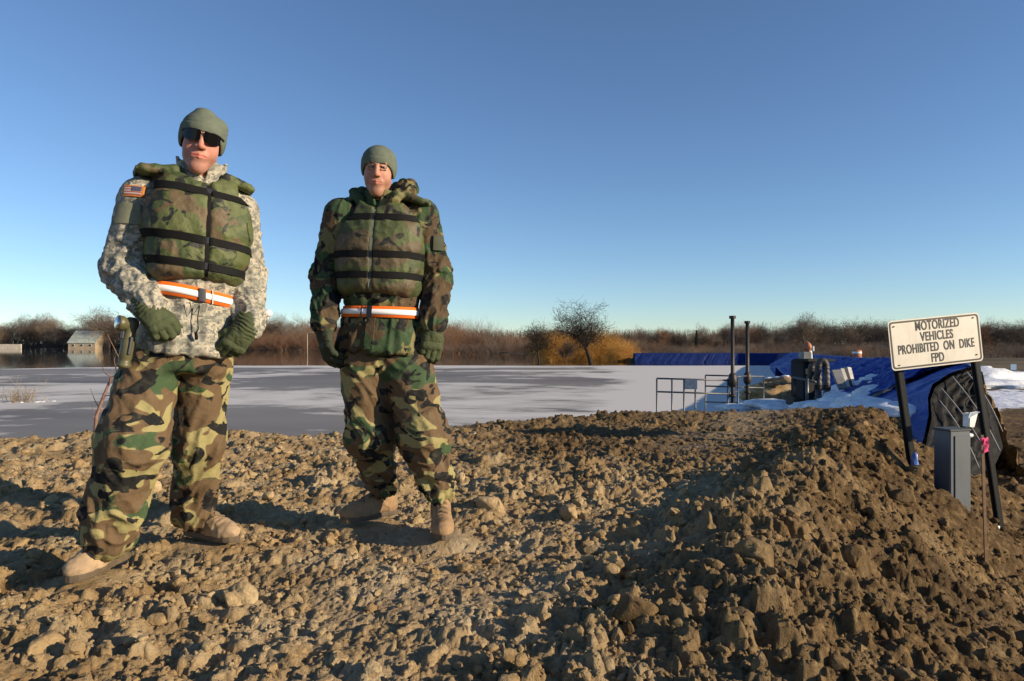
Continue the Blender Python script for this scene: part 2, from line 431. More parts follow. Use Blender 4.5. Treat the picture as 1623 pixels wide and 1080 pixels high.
def terrain(x, y, detail=True):
    z, side, p, s, q, dc = macro(x, y)
    r = np.hypot(x, y)
    ls = lev_side(x, y)
    land = sstep(-.6, .6, ls) * sstep(8.0, 9.2, y) * ((x > 15) | (y < 60)) * (x > 0)           # behind the levee
    t = x / np.maximum(y, .1)
    far = np.where(y > 60, sstep(0, 14, y - shore_r(t) + 3 * fbm2(x * .05, y * .05, 2, 3)), 0)
    zl = -1.0 - .05 * fbm2(x * .2, y * .2, 2)
    zz = z + side
    zz = np.where(y > 7, zz * (1 - land) + zl * land, zz)
    zz = np.where(r > 40, np.where((ls > 0) & ((x > 15) | (y < 60)) & (x > 0), zl, -3.2), zz)
    zz = zz * (1 - far) + (-1.32 + .25 * fbm2(x * .02, y * .02, 2, 8)) * far
    snow = np.zeros_like(x)
    nz = fbm2(x * 1.1, y * 1.1, 4, 21)
    shelf = sstep(.25, .75, dc + .35 * nz) * sstep(-1.0, 0.0, q + .8 * nz) * (1 - land)
    field = land * sstep(17.5, 20.5, y + 2.5 * fbm2(x * .3, y * .3, 3, 31) - .22 * (x - 14)) * (1 - sstep(44, 50, y + 3 * nz))
    road = sstep(.35, 0.0, np.abs(y - 27.5 - .1 * x + .8 * nz) / 3.2 - .55) * land * .8
    snow = np.maximum(shelf * sstep(-.45, -.15, nz + .25), field * (1 - road * sstep(-.4, .1, nz + .1)))
    if not detail: return zz, snow, p, s
    fade = 1 - sstep(14, 28, r)
    # lumps and crumbs
    wx = x + .045 * fbm2(x * 9, y * 9, 3, 41) + .012 * pn2(x * 31, y * 31, 44); wy = y + .045 * fbm2(x * 9 + 7, y * 9, 3, 43) + .012 * pn2(x * 31 + 4, y * 31, 45)
    rough = .55 + .45 * fbm2(x * .7, y * .7, 2, 51)
    comp = np.clip(trodden(x, y, p, s), 0, .95)
    slope = sstep(.25, .8, p)
    A = np.clip(rough + .35 * slope - comp, .12, 1.15)
    A = A * (1 - .75 * sstep(11, 20, r))
    d = .05 * fbm2(x * 1.6, y * 1.6, 3, 61) * (1 - .5 * comp)
    d = d + .060 * A * dome(wx, wy, .36, 1, .05, .5) ** 1.6 * sstep(1.6, 2.6, r)
    d = d + .060 * A * dome(wx, wy, .15, 2) ** 1.3
    d = d + .034 * (.35 + .65 * A) * dome(wx, wy, .070, 3)
    n4 = fbm2(x * 30, y * 30, 3, 71)
    d = d + (.014 * dome(wx, wy, .032, 4) + .006 * n4) * (.5 + .5 * A) * sstep(14, 5, r)
    d = d + .010 * (.4 - 2 * np.abs(fbm2(x * 17, y * 17, 3, 74))) * (.3 + .7 * A) * sstep(10, 4, r)
    d = d + .0045 * fbm2(x * 80, y * 80, 3, 73) * sstep(8, 3, r)
    hole = fbm2(x * 2.6, y * 2.6, 2, 81)
    d = d - .10 * sstep(.28, .62, hole) * A
    d = d - .045
    zz = zz + .15 * np.exp(-(((x - 3.38) / .30) ** 2 + ((y - 5.25) / .28) ** 2))
    for (bx, by, br) in SUNK:
        m = np.exp(-(((x - bx) ** 2 + (y - by) ** 2) / br ** 2) ** 2)
        d = d * (1 - .85 * m) - .004 * m
        zz = zz * (1 - m)
    d = d * (1 - .85 * snow) + snow * .10 * (fbm2(x * 2.2, y * 2.2, 4, 91) + .15) * sstep(60, 25, r) * np.where(land > .5, 1.1, 1)
    zz = zz + d * fade + (1 - fade) * d * .6 * (r < 60)
    return zz, snow, p, s
def ground_z(x, y):
    z, _, _, _ = terrain(np.array([float(x)]), np.array([float(y)])); return float(z[0])

def azimuths():
    d = math.radians(43)
    e = math.radians(66)
    return np.concatenate([np.linspace(-e, -d, 150)[:-1], np.linspace(-d, d, 800), np.linspace(d, e, 150)[1:], np.linspace(e, 2 * math.pi - e, 70)[1:-1]])
def radii():
    r = [.35, .6, .85, 1.05]; x = 1.2
    while x < 13: r.append(x); x *= 1.0034 + .0016 * (x > 8)
    while x < 60: r.append(x); x *= 1.010
    while x < 420: r.append(x); x *= 1.03
    r += [520, 700, 1000, 1600, 2600, 4500]
    return np.array(r)
az = azimuths(); rr = radii()
A_, R_ = np.meshgrid(az, rr, indexing='ij')
gx = (np.sin(A_) * R_).ravel(); gy = (np.cos(A_) * R_).ravel()
gz, gsnow, gp, gs = terrain(gx, gy)
na, nr = len(az), len(rr)
# small overhangs: push the lumps sideways a little
near = (R_.ravel() < 9)
i, j = np.meshgrid(np.arange(na), np.arange(nr - 1), indexing='ij'); i = i.ravel(); j = j.ravel(); i2 = (i + 1) % na
Q = np.stack([i * nr + j, i * nr + j + 1, i2 * nr + j + 1, i2 * nr + j], 1)
wet = np.clip(sstep(.3, 1.3, gp) * .85 + sstep(4.0, 6.2, gy) * sstep(-1.6, .4, gx) * .85 + .35 * fbm2(gx * .9, gy * .9, 3, 15), 0, 1)

wet = np.maximum(wet, sstep(1.9, 2.8, gp) * sstep(3, 5, gy))
def dirt_nodes(t, wet_fac, co):
    n1 = t.noise(co, 3.0, 6, 0.62); n2 = t.noise(co, 16.0, 6, 0.7); n3 = t.noise(co, 75.0, 6, 0.7)
    dry = t.ramp(n1, [(.30, (.26, .165, .072)), (.48, (.39, .27, .135)), (.66, (.50, .385, .225))])
    dry = t.mix(t.math('MULTIPLY', t.math('SUBTRACT', n2, .5), 1.6, True), dry, (.42, .345, .235))
    dk = t.ramp(n2, [(.3, (.046, .028, .012)), (.52, (.125, .078, .034)), (.68, (.28, .19, .088))])
    big = t.ramp(t.noise(co, 1.1, 5, .65), [(.32, (.50, .47, .43)), (.52, (1, 1, 1)), (.68, (1.25, 1.2, 1.1))])
    dk = t.mix(1.0, dk, big, 'MULTIPLY')
    c = t.mix(wet_fac, dry, dk)
    c = t.mix(t.math('MULTIPLY', t.math('SUBTRACT', n3, .50, True), 4.0, True), c, t.mix(.55, c, (.10, .062, .03)))
    h = t.math('ADD', t.math('MULTIPLY', n2, 1.0), t.math('MULTIPLY', n3, .9))
    return c, h, n2
t = NT('churned_clay')
co = t.mapping((1, 1, 1))
c, h, n2 = dirt_nodes(t, t.attr('wet'), co)
snow_c = t.ramp(t.noise(co, 2.2, 4), [(.35, (.62, .66, .72)), (.6, (.80, .82, .86))])
sf = t.math('SUBTRACT', t.math('ADD', t.attr('snow'), t.math('MULTIPLY', t.noise(co, 5.0, 5, .7), .5)), .25)
sf = t.ramp(sf, [(.44, (0, 0, 0)), (.56, (1, 1, 1))])
gcol = t.attr('far')
grass = t.ramp(t.noise(t.mapping((.08, .08, .08)), 1.0, 6), [(.35, (.075, .055, .03)), (.65, (.16, .12, .065))])
pale = t.math('MULTIPLY', t.attr('trod'), t.math('MULTIPLY', t.noise(co, 9.0, 6, .7), 1.3), True)
c = t.mix(t.math('MULTIPLY', pale, .8), c, (.47, .385, .265))
c = t.mix(gcol, c, grass)
t.col(t.mix(sf, c, snow_c))
t.rough(t.mix(sf, (.92,) * 3, (.6,) * 3)); t.b.inputs['Specular IOR Level'].default_value = .18
t.bump(h, 1.0, .018)
M_DIRT = t.m
gfar = sstep(46, 60, R_.ravel())
ground = mk('ground', np.stack([gx, gy, gz], 1), [Q], M_DIRT, None, True, attrs={'snow': gsnow, 'wet': wet, 'far': gfar, 'trod': np.clip(trodden(gx, gy, gp, gs), 0, 1)})
tag(ground, kind='structure')
print('terrain', time.time() - T0, len(gx))

# ------------------------------------------------------------------ clods lying on the ground
t = NT('dry_clod')
oi = t.n('ShaderNodeObjectInfo')
c, h, n2 = dirt_nodes(t, t.attr('wet'), t.mapping((1, 1, 1)))
t.col(c); t.rough(.95); t.b.inputs['Specular IOR Level'].default_value = .15; t.bump(h, .9, .014)
M_CLOD = t.m
t = NT('clod_piece')
oi = t.n('ShaderNodeObjectInfo')
va = t.n('ShaderNodeVectorMath', operation='ADD'); t.l(t.tc.outputs['Object'], va.inputs[0]); t.l(oi.outputs['Location'], va.inputs[1])
c, h, n2 = dirt_nodes(t, t.math('MULTIPLY', oi.outputs['Random'], .0), va.outputs[0])
t.col(c); t.rough(.95); t.b.inputs['Specular IOR Level'].default_value = .15; t.bump(h, .9, .014)
M_CLODP = t.m
t = NT('clod_piece_damp')
oi = t.n('ShaderNodeObjectInfo')
va = t.n('ShaderNodeVectorMath', operation='ADD'); t.l(t.tc.outputs['Object'], va.inputs[0]); t.l(oi.outputs['Location'], va.inputs[1])
c, h, n2 = dirt_nodes(t, .8, va.outputs[0])
t.col(c); t.rough(.95); t.b.inputs['Specular IOR Level'].default_value = .15; t.bump(h, .9, .014)
M_CLODD = t.m
def clod_shape(sub, seed):
    V, Fc = ico(sub); r_ = np.random.RandomState(seed)
    o = r_.rand(3) * 50
    n = fbm3(V[:, 0] * 1.1 + o[0], V[:, 1] * 1.1 + o[1], V[:, 2] * 1.1 + o[2], 3)
    k = pn3(V[:, 0] * 3.1 + o[1], V[:, 1] * 3.1, V[:, 2] * 3.1)
    rad = 1 + .60 * n + .26 * np.abs(k) + .17 * fbm3(V[:, 0] * 5 + o[0], V[:, 1] * 5, V[:, 2] * 5, 3) + .07 * (1 - 2 * np.abs(fbm3(V[:, 0] * 13 + o[0], V[:, 1] * 13, V[:, 2] * 13, 2)))
    V = V * rad[:, None]
    for _ in range(9):                                   # a few broken faces
        d = r_.normal(size=3); d /= np.linalg.norm(d); h_ = .55 + .35 * r_.rand(); s_ = V @ d
        V = V - np.maximum(s_ - h_, 0)[:, None] * .85 * d
    return V * np.array([1, .85 + .3 * r_.rand(), .62 + .2 * r_.rand()]), Fc
shapes3 = [clod_shape(4, 100 + k) for k in range(8)]
meshes = []
for k in range(8):
    for m_ in (M_CLODP, M_CLODD):
        o = mk('clod', shapes3[k][0] * .05, [shapes3[k][1]], m_, None, True); me = o.data; bpy.data.objects.remove(o); meshes.append(me)
def feet_clear(x, y): return all((x - a) ** 2 + (y - b) ** 2 > (c + .03) ** 2 for a, b, c in SUNK)
def polar_pt(r0, r1):
    r = math.exp(random.uniform(math.log(r0), math.log(r1))); a = random.uniform(-.68, .68); return math.sin(a) * r, math.cos(a) * r
cand = []
while len(cand) < 280:
    x, y = polar_pt(1.5, 8.5)
    p = .86 * x - .5 * (y - 3); r = math.hypot(x, y)
    if not feet_clear(x, y): continue
    if -1.1 < x < .1 and 1.9 < y < 3.4 and random.random() < .8: continue
    if p < .2 and random.random() < .35: continue
    cand.append((x, y, p, min(.085, max(.010 * r ** .6, .018 * random.lognormvariate(0, .45) * r ** .5))))
xs_ = np.array([c[0] for c in cand]); ys_ = np.array([c[1] for c in cand]); zs_ = terrain(xs_, ys_)[0]
for (x, y, p, s_), z in zip(cand, zs_):
    damp = p > .55 or (y > 5 and x > 0)
    me = meshes[2 * random.randrange(8) + (1 if damp else 0)]
    o = bpy.data.objects.new('clod', me); COL.objects.link(o); o.parent = ground
    k = s_ / .05; o.scale = (k, k, k); o.location = (x, y, z - s_ * .05)
    o.rotation_euler = (random.uniform(-.5, .5), random.uniform(-.5, .5), random.uniform(0, 6.28))
# crumbs: nobody could count them
def scatter(n, r0, r1, s0, s1, sub, seed, rej=None):
    r_ = np.random.RandomState(seed); base = [clod_shape(sub, seed + k) for k in range(6)]
    rad = np.exp(r_.uniform(math.log(r0), math.log(r1), n)); a = r_.uniform(-.82, .82, n)
    x = np.sin(a) * rad; y = np.cos(a) * rad
    ok = np.ones(n, bool)
    for (bx, by, br) in SUNK: ok &= (x - bx) ** 2 + (y - by) ** 2 > (br + .01) ** 2
    z, sn, p, s = terrain(x, y); ok &= sn < .3; ok &= z > -1.45
    dens = np.clip(.45 + .8 * fbm2(x * 1.5, y * 1.5, 2, 97) + .25 * sstep(.2, .8, p), .08, 1) * (1 - .8 * np.clip(trodden(x, y, p, s), 0, 1))
    ok &= r_.rand(n) < dens
    x, y, z, p, rad = x[ok], y[ok], z[ok], p[ok], rad[ok]; n = len(x)
    size = np.minimum(s1, s0 * np.exp(r_.normal(0, .45, n)) * rad ** .5)
    Vs = []; Fs = []; Ws = []; off = 0
    wv = np.clip(sstep(.3, 1.3, p) * .85 + sstep(4.0, 6.2, y) * sstep(-1.6, .4, x) * .85 + .35 * fbm2(x * .9, y * .9, 3, 15), 0, 1)
    for k in range(6):
        m = np.arange(n) % 6 == k; V0, F0 = base[k]; c = m.sum()
        th = r_.uniform(0, 6.28, c); ti = r_.uniform(-.8, .8, c)
        cx_, sx_ = np.cos(th), np.sin(th); ct, st = np.cos(ti), np.sin(ti)
        X = V0[None, :, 0]; Y = V0[None, :, 1]; Z = V0[None, :, 2]
        Y2 = Y * ct[:, None] - Z * st[:, None]; Z2 = Y * st[:, None] + Z * ct[:, None]
        X3 = X * cx_[:, None] - Y2 * sx_[:, None]; Y3 = X * sx_[:, None] + Y2 * cx_[:, None]
        S = size[m][:, None]
        V = np.stack([X3 * S + x[m][:, None], Y3 * S + y[m][:, None], Z2 * S + z[m][:, None] + S * .25], -1).reshape(-1, 3)
        Fs.append((F0[None] + (np.arange(c) * len(V0))[:, None, None]).reshape(-1, 3) + off); off += len(V); Vs.append(V); Ws.append(np.repeat(wv[m], len(V0)))
    return np.concatenate(Vs), np.concatenate(Fs), np.concatenate(Ws)
V1, F1, W1 = scatter(5600, 1.5, 9.5, .0085, .035, 2, 300)
V2, F2, W2 = scatter(18500, 1.5, 7.5, .0035, .012, 1, 400)
o = mk('crumbled_clay', np.concatenate([V1, V2]), [np.concatenate([F1, F2 + len(V1)])], M_CLOD, ground, False, attrs={'wet': np.concatenate([W1, W2])})
tag(o, kind='stuff')
print('clods', time.time() - T0, len(F1), len(F2))

# ------------------------------------------------------------------ flood water and its ice
t = NT('flood_water')
t.col((.035, .032, .028)); t.rough(.035); t.b.inputs['IOR'].default_value = 1.33; t.b.inputs['Specular IOR Level'].default_value = .5
t.bump(t.noise(t.mapping((.9, .25, 1)), 1.2, 3), .10, .03)
G = MB()
xw = np.array([-4000, -900, -300, -100, 0, 100, 300, 900, 4000.]); yw = np.array([-60, 6, 60, 200, 500, 5000.])
G.grid(np.stack([*np.meshgrid(xw, yw, indexing='ij'), np.full((len(xw), len(yw)), WATER)], -1))
# keep water only over the river side: the land is higher everywhere else
water = G.build('flood_water', t.m); tag(water, kind='structure')
if water.data.polygons[0].normal.z < 0: water.data.flip_normals()
ia = np.linspace(-.78, .62, 260); irr = np.concatenate([np.geomspace(5.5, 60, 60), np.linspace(61, 80, 20)])
IA, IR = np.meshgrid(ia, irr, indexing='ij')
edge = (73.5 + 1.5 * fbm2(IA * 6, IA * 0 + 2, 3, 5)) / np.cos(IA)
edge = np.where(IA > .17, np.minimum(edge, (73.5 + 9 * (IA - .17)) / np.cos(IA)), edge)
IR2 = np.minimum(IR, edge)
ix = np.sin(IA) * IR2; iy = np.cos(IA) * IR2
tt = np.tan(IA)
isn = np.clip(.9 * sstep(.10, .22, tt + .02 * fbm2(ix * .3, iy * .3, 2)) * sstep(9, 17, iy) + .45 * sstep(62, 73, iy), 0, 1)
t = NT('river_ice')
co = t.mapping((.085, .12, 1)); co2 = t.mapping((.6, 1.0, 1))
a = t.noise(co, 1.0, 7, .62, .5); b = t.noise(co2, 1.0, 5, .6)
f = t.math('ADD', t.math('ADD', a, t.math('MULTIPLY', t.math('SUBTRACT', b, .5), .22)), t.math('MULTIPLY', t.attr('snow'), .30))
sm = t.ramp(f, [(.51, (0, 0, 0)), (.545, (.6, .6, .6)), (.62, (1, 1, 1))])
grey = t.ramp(t.noise(t.mapping((.04, .11, 1)), 1.0, 5), [(.35, (.155, .14, .125)), (.5, (.215, .198, .175)), (.68, (.26, .24, .21))])
t.col(t.mix(sm, grey, (.62, .59, .55)))
t.rough(t.mix(sm, (.6,) * 3, (.85,) * 3)); t.b.inputs['Specular IOR Level'].default_value = .08
t.bump(b, .15, .02)
G = MB(); G.grid(np.stack([ix, iy, np.full_like(ix, WATER + .03) + .01 * isn], -1))
ice = G.build('river_ice', t.m, attrs={'snow': isn.ravel()}, smooth=True); tag(ice, kind='structure')
if ice.data.polygons[0].normal.z < 0: ice.data.flip_normals()

# ------------------------------------------------------------------ bare trees
def bark(name, c, var=.3):
    t = NT(name); oi = t.n('ShaderNodeObjectInfo')
    v = t.noise(t.tc.outputs['Object'], 2.0, 4)
    cc = t.ramp(v, [(.3, tuple(x * (1 - var) for x in c)), (.7, tuple(x * (1 + var) for x in c))])
    cc = t.mix(t.math('MULTIPLY', oi.outputs['Random'], .5), cc, tuple(x * .55 for x in c))
    t.col(cc); t.rough(.9); t.b.inputs['Specular IOR Level'].default_value = .1; return t.m
M_BARK = bark('bark', (.10, .08, .062)); M_TWIG = bark('grey_brown_twigs', (.20, .15, .115)); M_TWIGR = bark('reddish_twigs', (.25, .145, .09))
M_TWIGY = bark('yellow_willow_twigs', (.52, .28, .075)); M_TWIGD = bark('dark_twigs', (.12, .095, .078)); M_PALE = bark('pale_bark', (.2, .17, .13))
class Seg:
    def __init__(s): s.a = []; s.b = []; s.ra = []; s.rb = []
    def add(s, a, b, ra, rb): s.a.append(a); s.b.append(b); s.ra.append(ra); s.rb.append(rb)
    def mesh(s, n=3):
        a = np.array(s.a); b = np.array(s.b); ra = np.array(s.ra)[:, None]; rb = np.array(s.rb)[:, None]
        d = b - a; d /= np.linalg.norm(d, axis=1)[:, None] + 1e-9
        u = np.cross(d, np.where(np.abs(d[:, 2:3]) < .9, [[0, 0, 1.]], [[1., 0, 0]])); u /= np.linalg.norm(u, axis=1)[:, None]; v = np.cross(d, u)
        V = []
        for base, r in ((a, ra), (b, rb)):
            for k in range(n):
                th = k / n * 2 * math.pi; V.append(base + r * (math.cos(th) * u + math.sin(th) * v))
        V = np.stack(V, 1); m = len(a); o_ = (np.arange(m) * 2 * n)[:, None]
        Qs = np.concatenate([o_ + np.array([[k, (k + 1) % n, n + (k + 1) % n, n + k]]) for k in range(n)])
        return V.reshape(-1, 3), Qs
def grow(big, small, p, d, L, r, lev, maxlev, R, spread, up, nb, crook=.22, fork=False):
    """one limb of three crooked pieces, with side limbs"""
    k = 4 if lev < 2 else 3
    step = L / k; pts = [p]; dd = d / np.linalg.norm(d)
    for i in range(k):
        dd = dd + R.normal(0, crook, 3) + np.array([0, 0, up]); dd /= np.linalg.norm(dd)
        q = pts[-1] + dd * step; r0 = r * (1 - .62 * i / k); r1 = r * (1 - .62 * (i + 1) / k)
        (big if lev < 2 else small).add(pts[-1], q, r0, r1); pts.append(q)
        if lev < maxlev and (i > (1 if fork else 0) or lev > 0):
            for _ in range(nb[min(lev, len(nb) - 1)]):
                s_ = R.normal(0, 1, 3); s_ -= dd * (s_ @ dd); s_ /= np.linalg.norm(s_)
                nd = dd * (1 - spread) + s_ * spread * (1.1 + .4 * R.rand())
                t_ = R.rand(); pp = pts[-2] + (q - pts[-2]) * t_
                grow(big, small, pp, nd, L * (.52 + .25 * R.rand()), max(r1 * .62, .006), lev + 1, maxlev, R, spread, up, nb, crook)
def tree_proto(seed, H, kind, mt, mc, tmin=1.0):
    R = np.random.RandomState(seed); big, small = Seg(), Seg()
    if kind == 'oak':
        grow(big, small, np.array([0, 0, -.6]), np.array([.03, 0, 1.]), H * .62, H * .030, 0, 4, R, .62, .03, [4, 3, 2, 2], .26, True)
    elif kind == 'old':
        grow(big, small, np.array([0, 0, -.6]), np.array([.02, 0, 1.]), H * .60, H * .034, 0, 4, R, .60, .06, [4, 2, 2, 2], .24, True)
    elif kind == 'elm':
        grow(big, small, np.array([0, 0, -.6]), np.array([0, 0, 1.]), H * .66, H * .026, 0, 4, R, .42, .10, [3, 3, 2, 3])
    elif kind == 'tall':
        grow(big, small, np.array([0, 0, -.6]), np.array([0, 0, 1.]), H * .9, H * .016, 0, 4, R, .5, .12, [3, 2, 3, 3], .12)
    elif kind == 'brush':
        for _ in range(26):
            a_ = R.rand() * 6.28; rr_ = H * .42 * math.sqrt(R.rand())
            grow(big, small, np.array([math.cos(a_) * rr_, math.sin(a_) * rr_, -.5]), np.array([.35 * math.cos(a_), .35 * math.sin(a_), 1.]), H * (.6 + .35 * R.rand()), H * .007, 1, 3, R, .33, .10, [2, 2, 3], .10)
    elif kind == 'willow':
        for _ in range(20):
            a_ = R.rand() * 6.28; rr_ = H * .18 * R.rand()
            grow(big, small, np.array([math.cos(a_) * rr_, math.sin(a_) * rr_, -.5]), np.array([.9 * math.cos(a_) * R.rand(), .9 * math.sin(a_) * R.rand(), 1.]), H * (.5 + .2 * R.rand()), H * .007, 1, 4, R, .5, -.02, [2, 2, 3], .16)
    wmin = .0045 * 6
    small.ra = [max(x * .8 * tmin, .012 * tmin) for x in small.ra]; small.rb = [max(x * .8 * tmin, .0065 * tmin) for x in small.rb]
    V, Qs = small.mesh(3); Vb, Qb = big.mesh(6)
    kz = 10.0 / np.percentile(V[:, 2], 99.7); V = V * kz; Vb = Vb * kz
    name = {'oak': 'bare_tree', 'old': 'bare_tree', 'elm': 'bare_tree', 'tall': 'bare_tree', 'brush': 'bare_shrub', 'willow': 'willow_shrub'}[kind]
    e = bpy.data.objects.new(name, None); ROOT[e.name] = (0, 0, 0)
    meT = mk('trunk' if kind in ('oak', 'old', 'elm', 'tall') else 'stems', Vb, [Qb], mt, None, True)
    meC = mk('crown', V, [Qs], mc, None, False)
    out = (meT.data, meC.data, name, meT.name.split('.')[0])
    bpy.data.objects.remove(meT); bpy.data.objects.remove(meC); bpy.data.objects.remove(e)
    return out
PROTO = {}
def place_tree(key, x, y, z, H, label, group, rz=None, cat='tree', sx=1.0):
    meT, meC, name, tn = PROTO[key]
    e = bpy.data.objects.new(name, None); COL.objects.link(e); k = H / 10.0
    e.location = (x, y, z); e.rotation_euler = (0, 0, random.uniform(0, 6.28) if rz is None else rz); e.scale = (k * sx, k * sx, k)
    tag(e, label, cat, group)
    for nm, me in ((tn, meT), ('crown', meC)):
        o = bpy.data.objects.new(nm, me); COL.objects.link(o); o.parent = e
        if nm == 'stems': o['kind'] = 'stuff'
    return e
MARKS = [(15, 'the long cream wall'), (125, 'the green-roofed house'), (180, 'the flashlight'), (424, 'the water tower bulb'), (487, 'the lamp pole'), (720, "the second soldier's sleeve"), (790, 'the thicket'), (853, 'the broken-limbed tree'), (929, 'the tallest bare tree'), (985, 'the golden willow'), (1050, "the blue barrier's end"), (1104, 'the dark conifer'), (1161, 'the taller gate stem'), (1185, 'the shorter gate stem'), (1230, 'the sandbag pile'),
         (1280, 'the pump'), (1330, 'the leaning boards'), (1358, 'the orange drum'), (1395, 'the small white house'), (1430, 'the left sign post'), (1485, 'the road sign'), (1550, 'the right sign post'), (1606, 'the pale blue notice')]
def lab(kind, u, hh, h0, h1):
    m = min(MARKS, key=lambda t: abs(t[0] - u)); k = (hh - h0) / (h1 - h0)
    return ('tall ' if k > .66 else 'low ' if k < .33 else '') + kind + (' behind ' if abs(m[0] - u) < 5 else ' just left of ' if u < m[0] else ' just right of ') + m[1]
for k, (kind, mt, mc) in {'o1': ('oak', M_BARK, M_TWIG), 'o2': ('oak', M_BARK, M_TWIGD), 'e1': ('elm', M_BARK, M_TWIG), 'e2': ('elm', M_BARK, M_TWIGR), 'e3': ('elm', M_BARK, M_TWIGD),
                          't1': ('tall', M_PALE, M_TWIG), 'b1': ('brush', M_TWIGR, M_TWIGR), 'b2': ('brush', M_TWIGD, M_TWIG), 'b3': ('brush', M_TWIGR, M_TWIGR), 'w1': ('willow', M_TWIGY, M_TWIGY), 'w2': ('willow', M_TWIGY, M_TWIGY)}.items():
    PROTO[k] = tree_proto(sum(map(ord, k)) * 7, 10.0, kind, mt, mc)
M_OLD = bark('old_dark_bark', (.045, .035, .027)); PROTO['g1'] = tree_proto(4322, 10.0, 'old', M_OLD, M_OLD, 1.5); PROTO['g2'] = tree_proto(978, 10.0, 'old', M_OLD, M_OLD, 1.4)
print('protos', time.time() - T0, {k: (len(v[0].polygons), len(v[1].polygons)) for k, v in PROTO.items()})
def at(u, Y, z=None): return (u - CU) / F * Y, Y, z
def hpx(px, Y): return px / F * Y
# far left shore
us = list(range(-30, 210, 15))
for i_, u in enumerate(us):
    Y = 338 + random.uniform(0, 30)
    hh = np.interp(u, [-30, 20, 60, 85, 100, 130, 160, 185, 210], [42, 50, 60, 55, 40, 42, 60, 62, 60]) * random.uniform(.75, 1.05)
    place_tree(random.choice(['o1', 'o2', 'e1', 'o1', 'e3']), *at(u + random.uniform(-5, 5), Y, -1.4), hpx(hh, Y), lab('bare grey-brown tree', u, hh, 38, 62), 'bare trees on the far shore by the house', sx=1.0)
for i_, u in enumerate(range(215, 720, 12)):
    Y = 300 + random.uniform(0, 40)
    hh = random.uniform(38, 55) * (1.0 if u < 560 else .8)
    place_tree(random.choice(['o1', 'e2', 'e3', 'b2', 'e1']), *at(u + random.uniform(-5, 5), Y, -1.4), hpx(hh, Y), lab('bare brown far tree', u, hh, 30, 55), 'bare trees on the far shore between the soldiers', sx=1.0)
for i_, u in enumerate(range(225, 560, 22)):
    Y = 250 + random.uniform(0, 12)
    place_tree('b1', *at(u, Y, -1.5), hpx(random.uniform(24, 34), Y), lab('reddish waterline shrub', u, u % 3, -1, 3), 'reddish shrubs at the far waterline', cat='shrub', sx=1.5)
# thicket right of the second soldier
for i_, u in enumerate(range(700, 900, 13)):
    Y = 165 + random.uniform(0, 30)
    hh = np.interp(u, [700, 740, 770, 800, 840, 900], [46, 54, 50, 36, 34, 38]) * random.uniform(.85, 1.1)
    place_tree(random.choice(['b1', 'b3', 'b1', 'b2']), *at(u + random.uniform(-4, 4), Y, -1.4), hpx(hh, Y), lab('reddish brown brushwood clump', u, hh, 30, 60), 'brushwood clumps of the flooded thicket', cat='shrub', sx=1.1)
for i_, u in enumerate(range(690, 900, 24)):
    Y = 150
    place_tree('b2', *at(u, Y, -1.5), hpx(random.uniform(20, 30), Y), lab('short dark waterline brush', u, u % 3, -1, 3), 'short dark brush at the waterline', cat='shrub', sx=1.0)
place_tree('g2', *at(853, 79, WATER), hpx(68, 79), 'dark bare tree with a broken upright limb standing in the flood at the ice edge', None, 1.0, sx=.85)
place_tree('g1', *at(938, 82, WATER), hpx(99, 82), 'tallest bare tree with a wide crooked crown rising from the flood before the yellow willows', None, 2.2, sx=1.2)
place_tree('e3', *at(897, 90, WATER), hpx(36, 90), 'small dark bare tree between the broken-limbed tree and the tallest one', None, 4.0)
for u, Y, hp, lb in [(880, 96, 48, 'orange willow shrub behind the small dark tree'), (905, 104, 44, 'orange-brown willow shrub left of the tallest bare tree'), (955, 100, 50, 'bright orange willow shrub right of the tallest bare tree'),
                     (985, 92, 34, 'round golden willow shrub nearest the blue barrier'), (932, 98, 36, 'low orange willow shrub right behind the tallest trunk')]:
    place_tree(random.choice(['w1', 'w2']), *at(u, Y, WATER), hpx(hp, Y), lb, 'willow shrubs at the ice edge', cat='shrub', sx=1.2)
# right of the thicket, behind the blue barrier and the levee
for i_, u in enumerate(range(900, 1640, 11)):
    Y = 215 + random.uniform(0, 60)
    hh = np.interp(u, [900, 1000, 1060, 1100, 1140, 1160, 1200, 1240, 1275, 1320, 1360, 1420, 1480, 1560, 1640], [20, 30, 36, 28, 28, 40, 42, 36, 52, 42, 52, 46, 44, 46, 50]) * random.uniform(.82, 1.08)
    g_ = ('bare dark tree in the wood behind the far blue barrier', 'bare trees behind the blue barrier') if u < 1240 else ('bare dark tree in the wood beyond the snowy field', 'bare trees beyond the snowy field')
    place_tree(random.choice(['o1', 'o2', 'e1', 'e3', 'e2', 'o2']), *at(u + random.uniform(-4, 4), Y, -1.3), hpx(hh * .93 + 3, Y), lab('bare brown tree', u, hh, 22, 54), g_[1], sx=1.0)
for i_, u in enumerate(range(905, 1650, 13)):
    Y = random.uniform(98, 135) if u > 1000 else 185
    place_tree(random.choice(['b2', 'b2', 'b2', 'b3']), *at(u, Y, -1.4), hpx(random.uniform(17, 27), Y), lab('brown brush before the wood', u, u % 3, -1, 3), 'low brush before the wood', cat='shrub', sx=1.7)
place_tree('t1', *at(1018, 190, -1.3), hpx(40, 190), 'slender bare tree standing above the wood just right of the golden willow', None)
place_tree('o1', *at(1275, 205, -1.3), hpx(60, 205), 'broad bare tree rising above the wood behind the pump', None, sx=1.2)
place_tree('e1', *at(1117, 195, -1.3), hpx(42, 195), 'thin bare tree showing pale above the wood left of the steel stems', None)
place_tree('o1', *at(165, 330, -1.4), hpx(66, 330), 'spreading bare tree right behind the green-roofed house', None, sx=1.3)
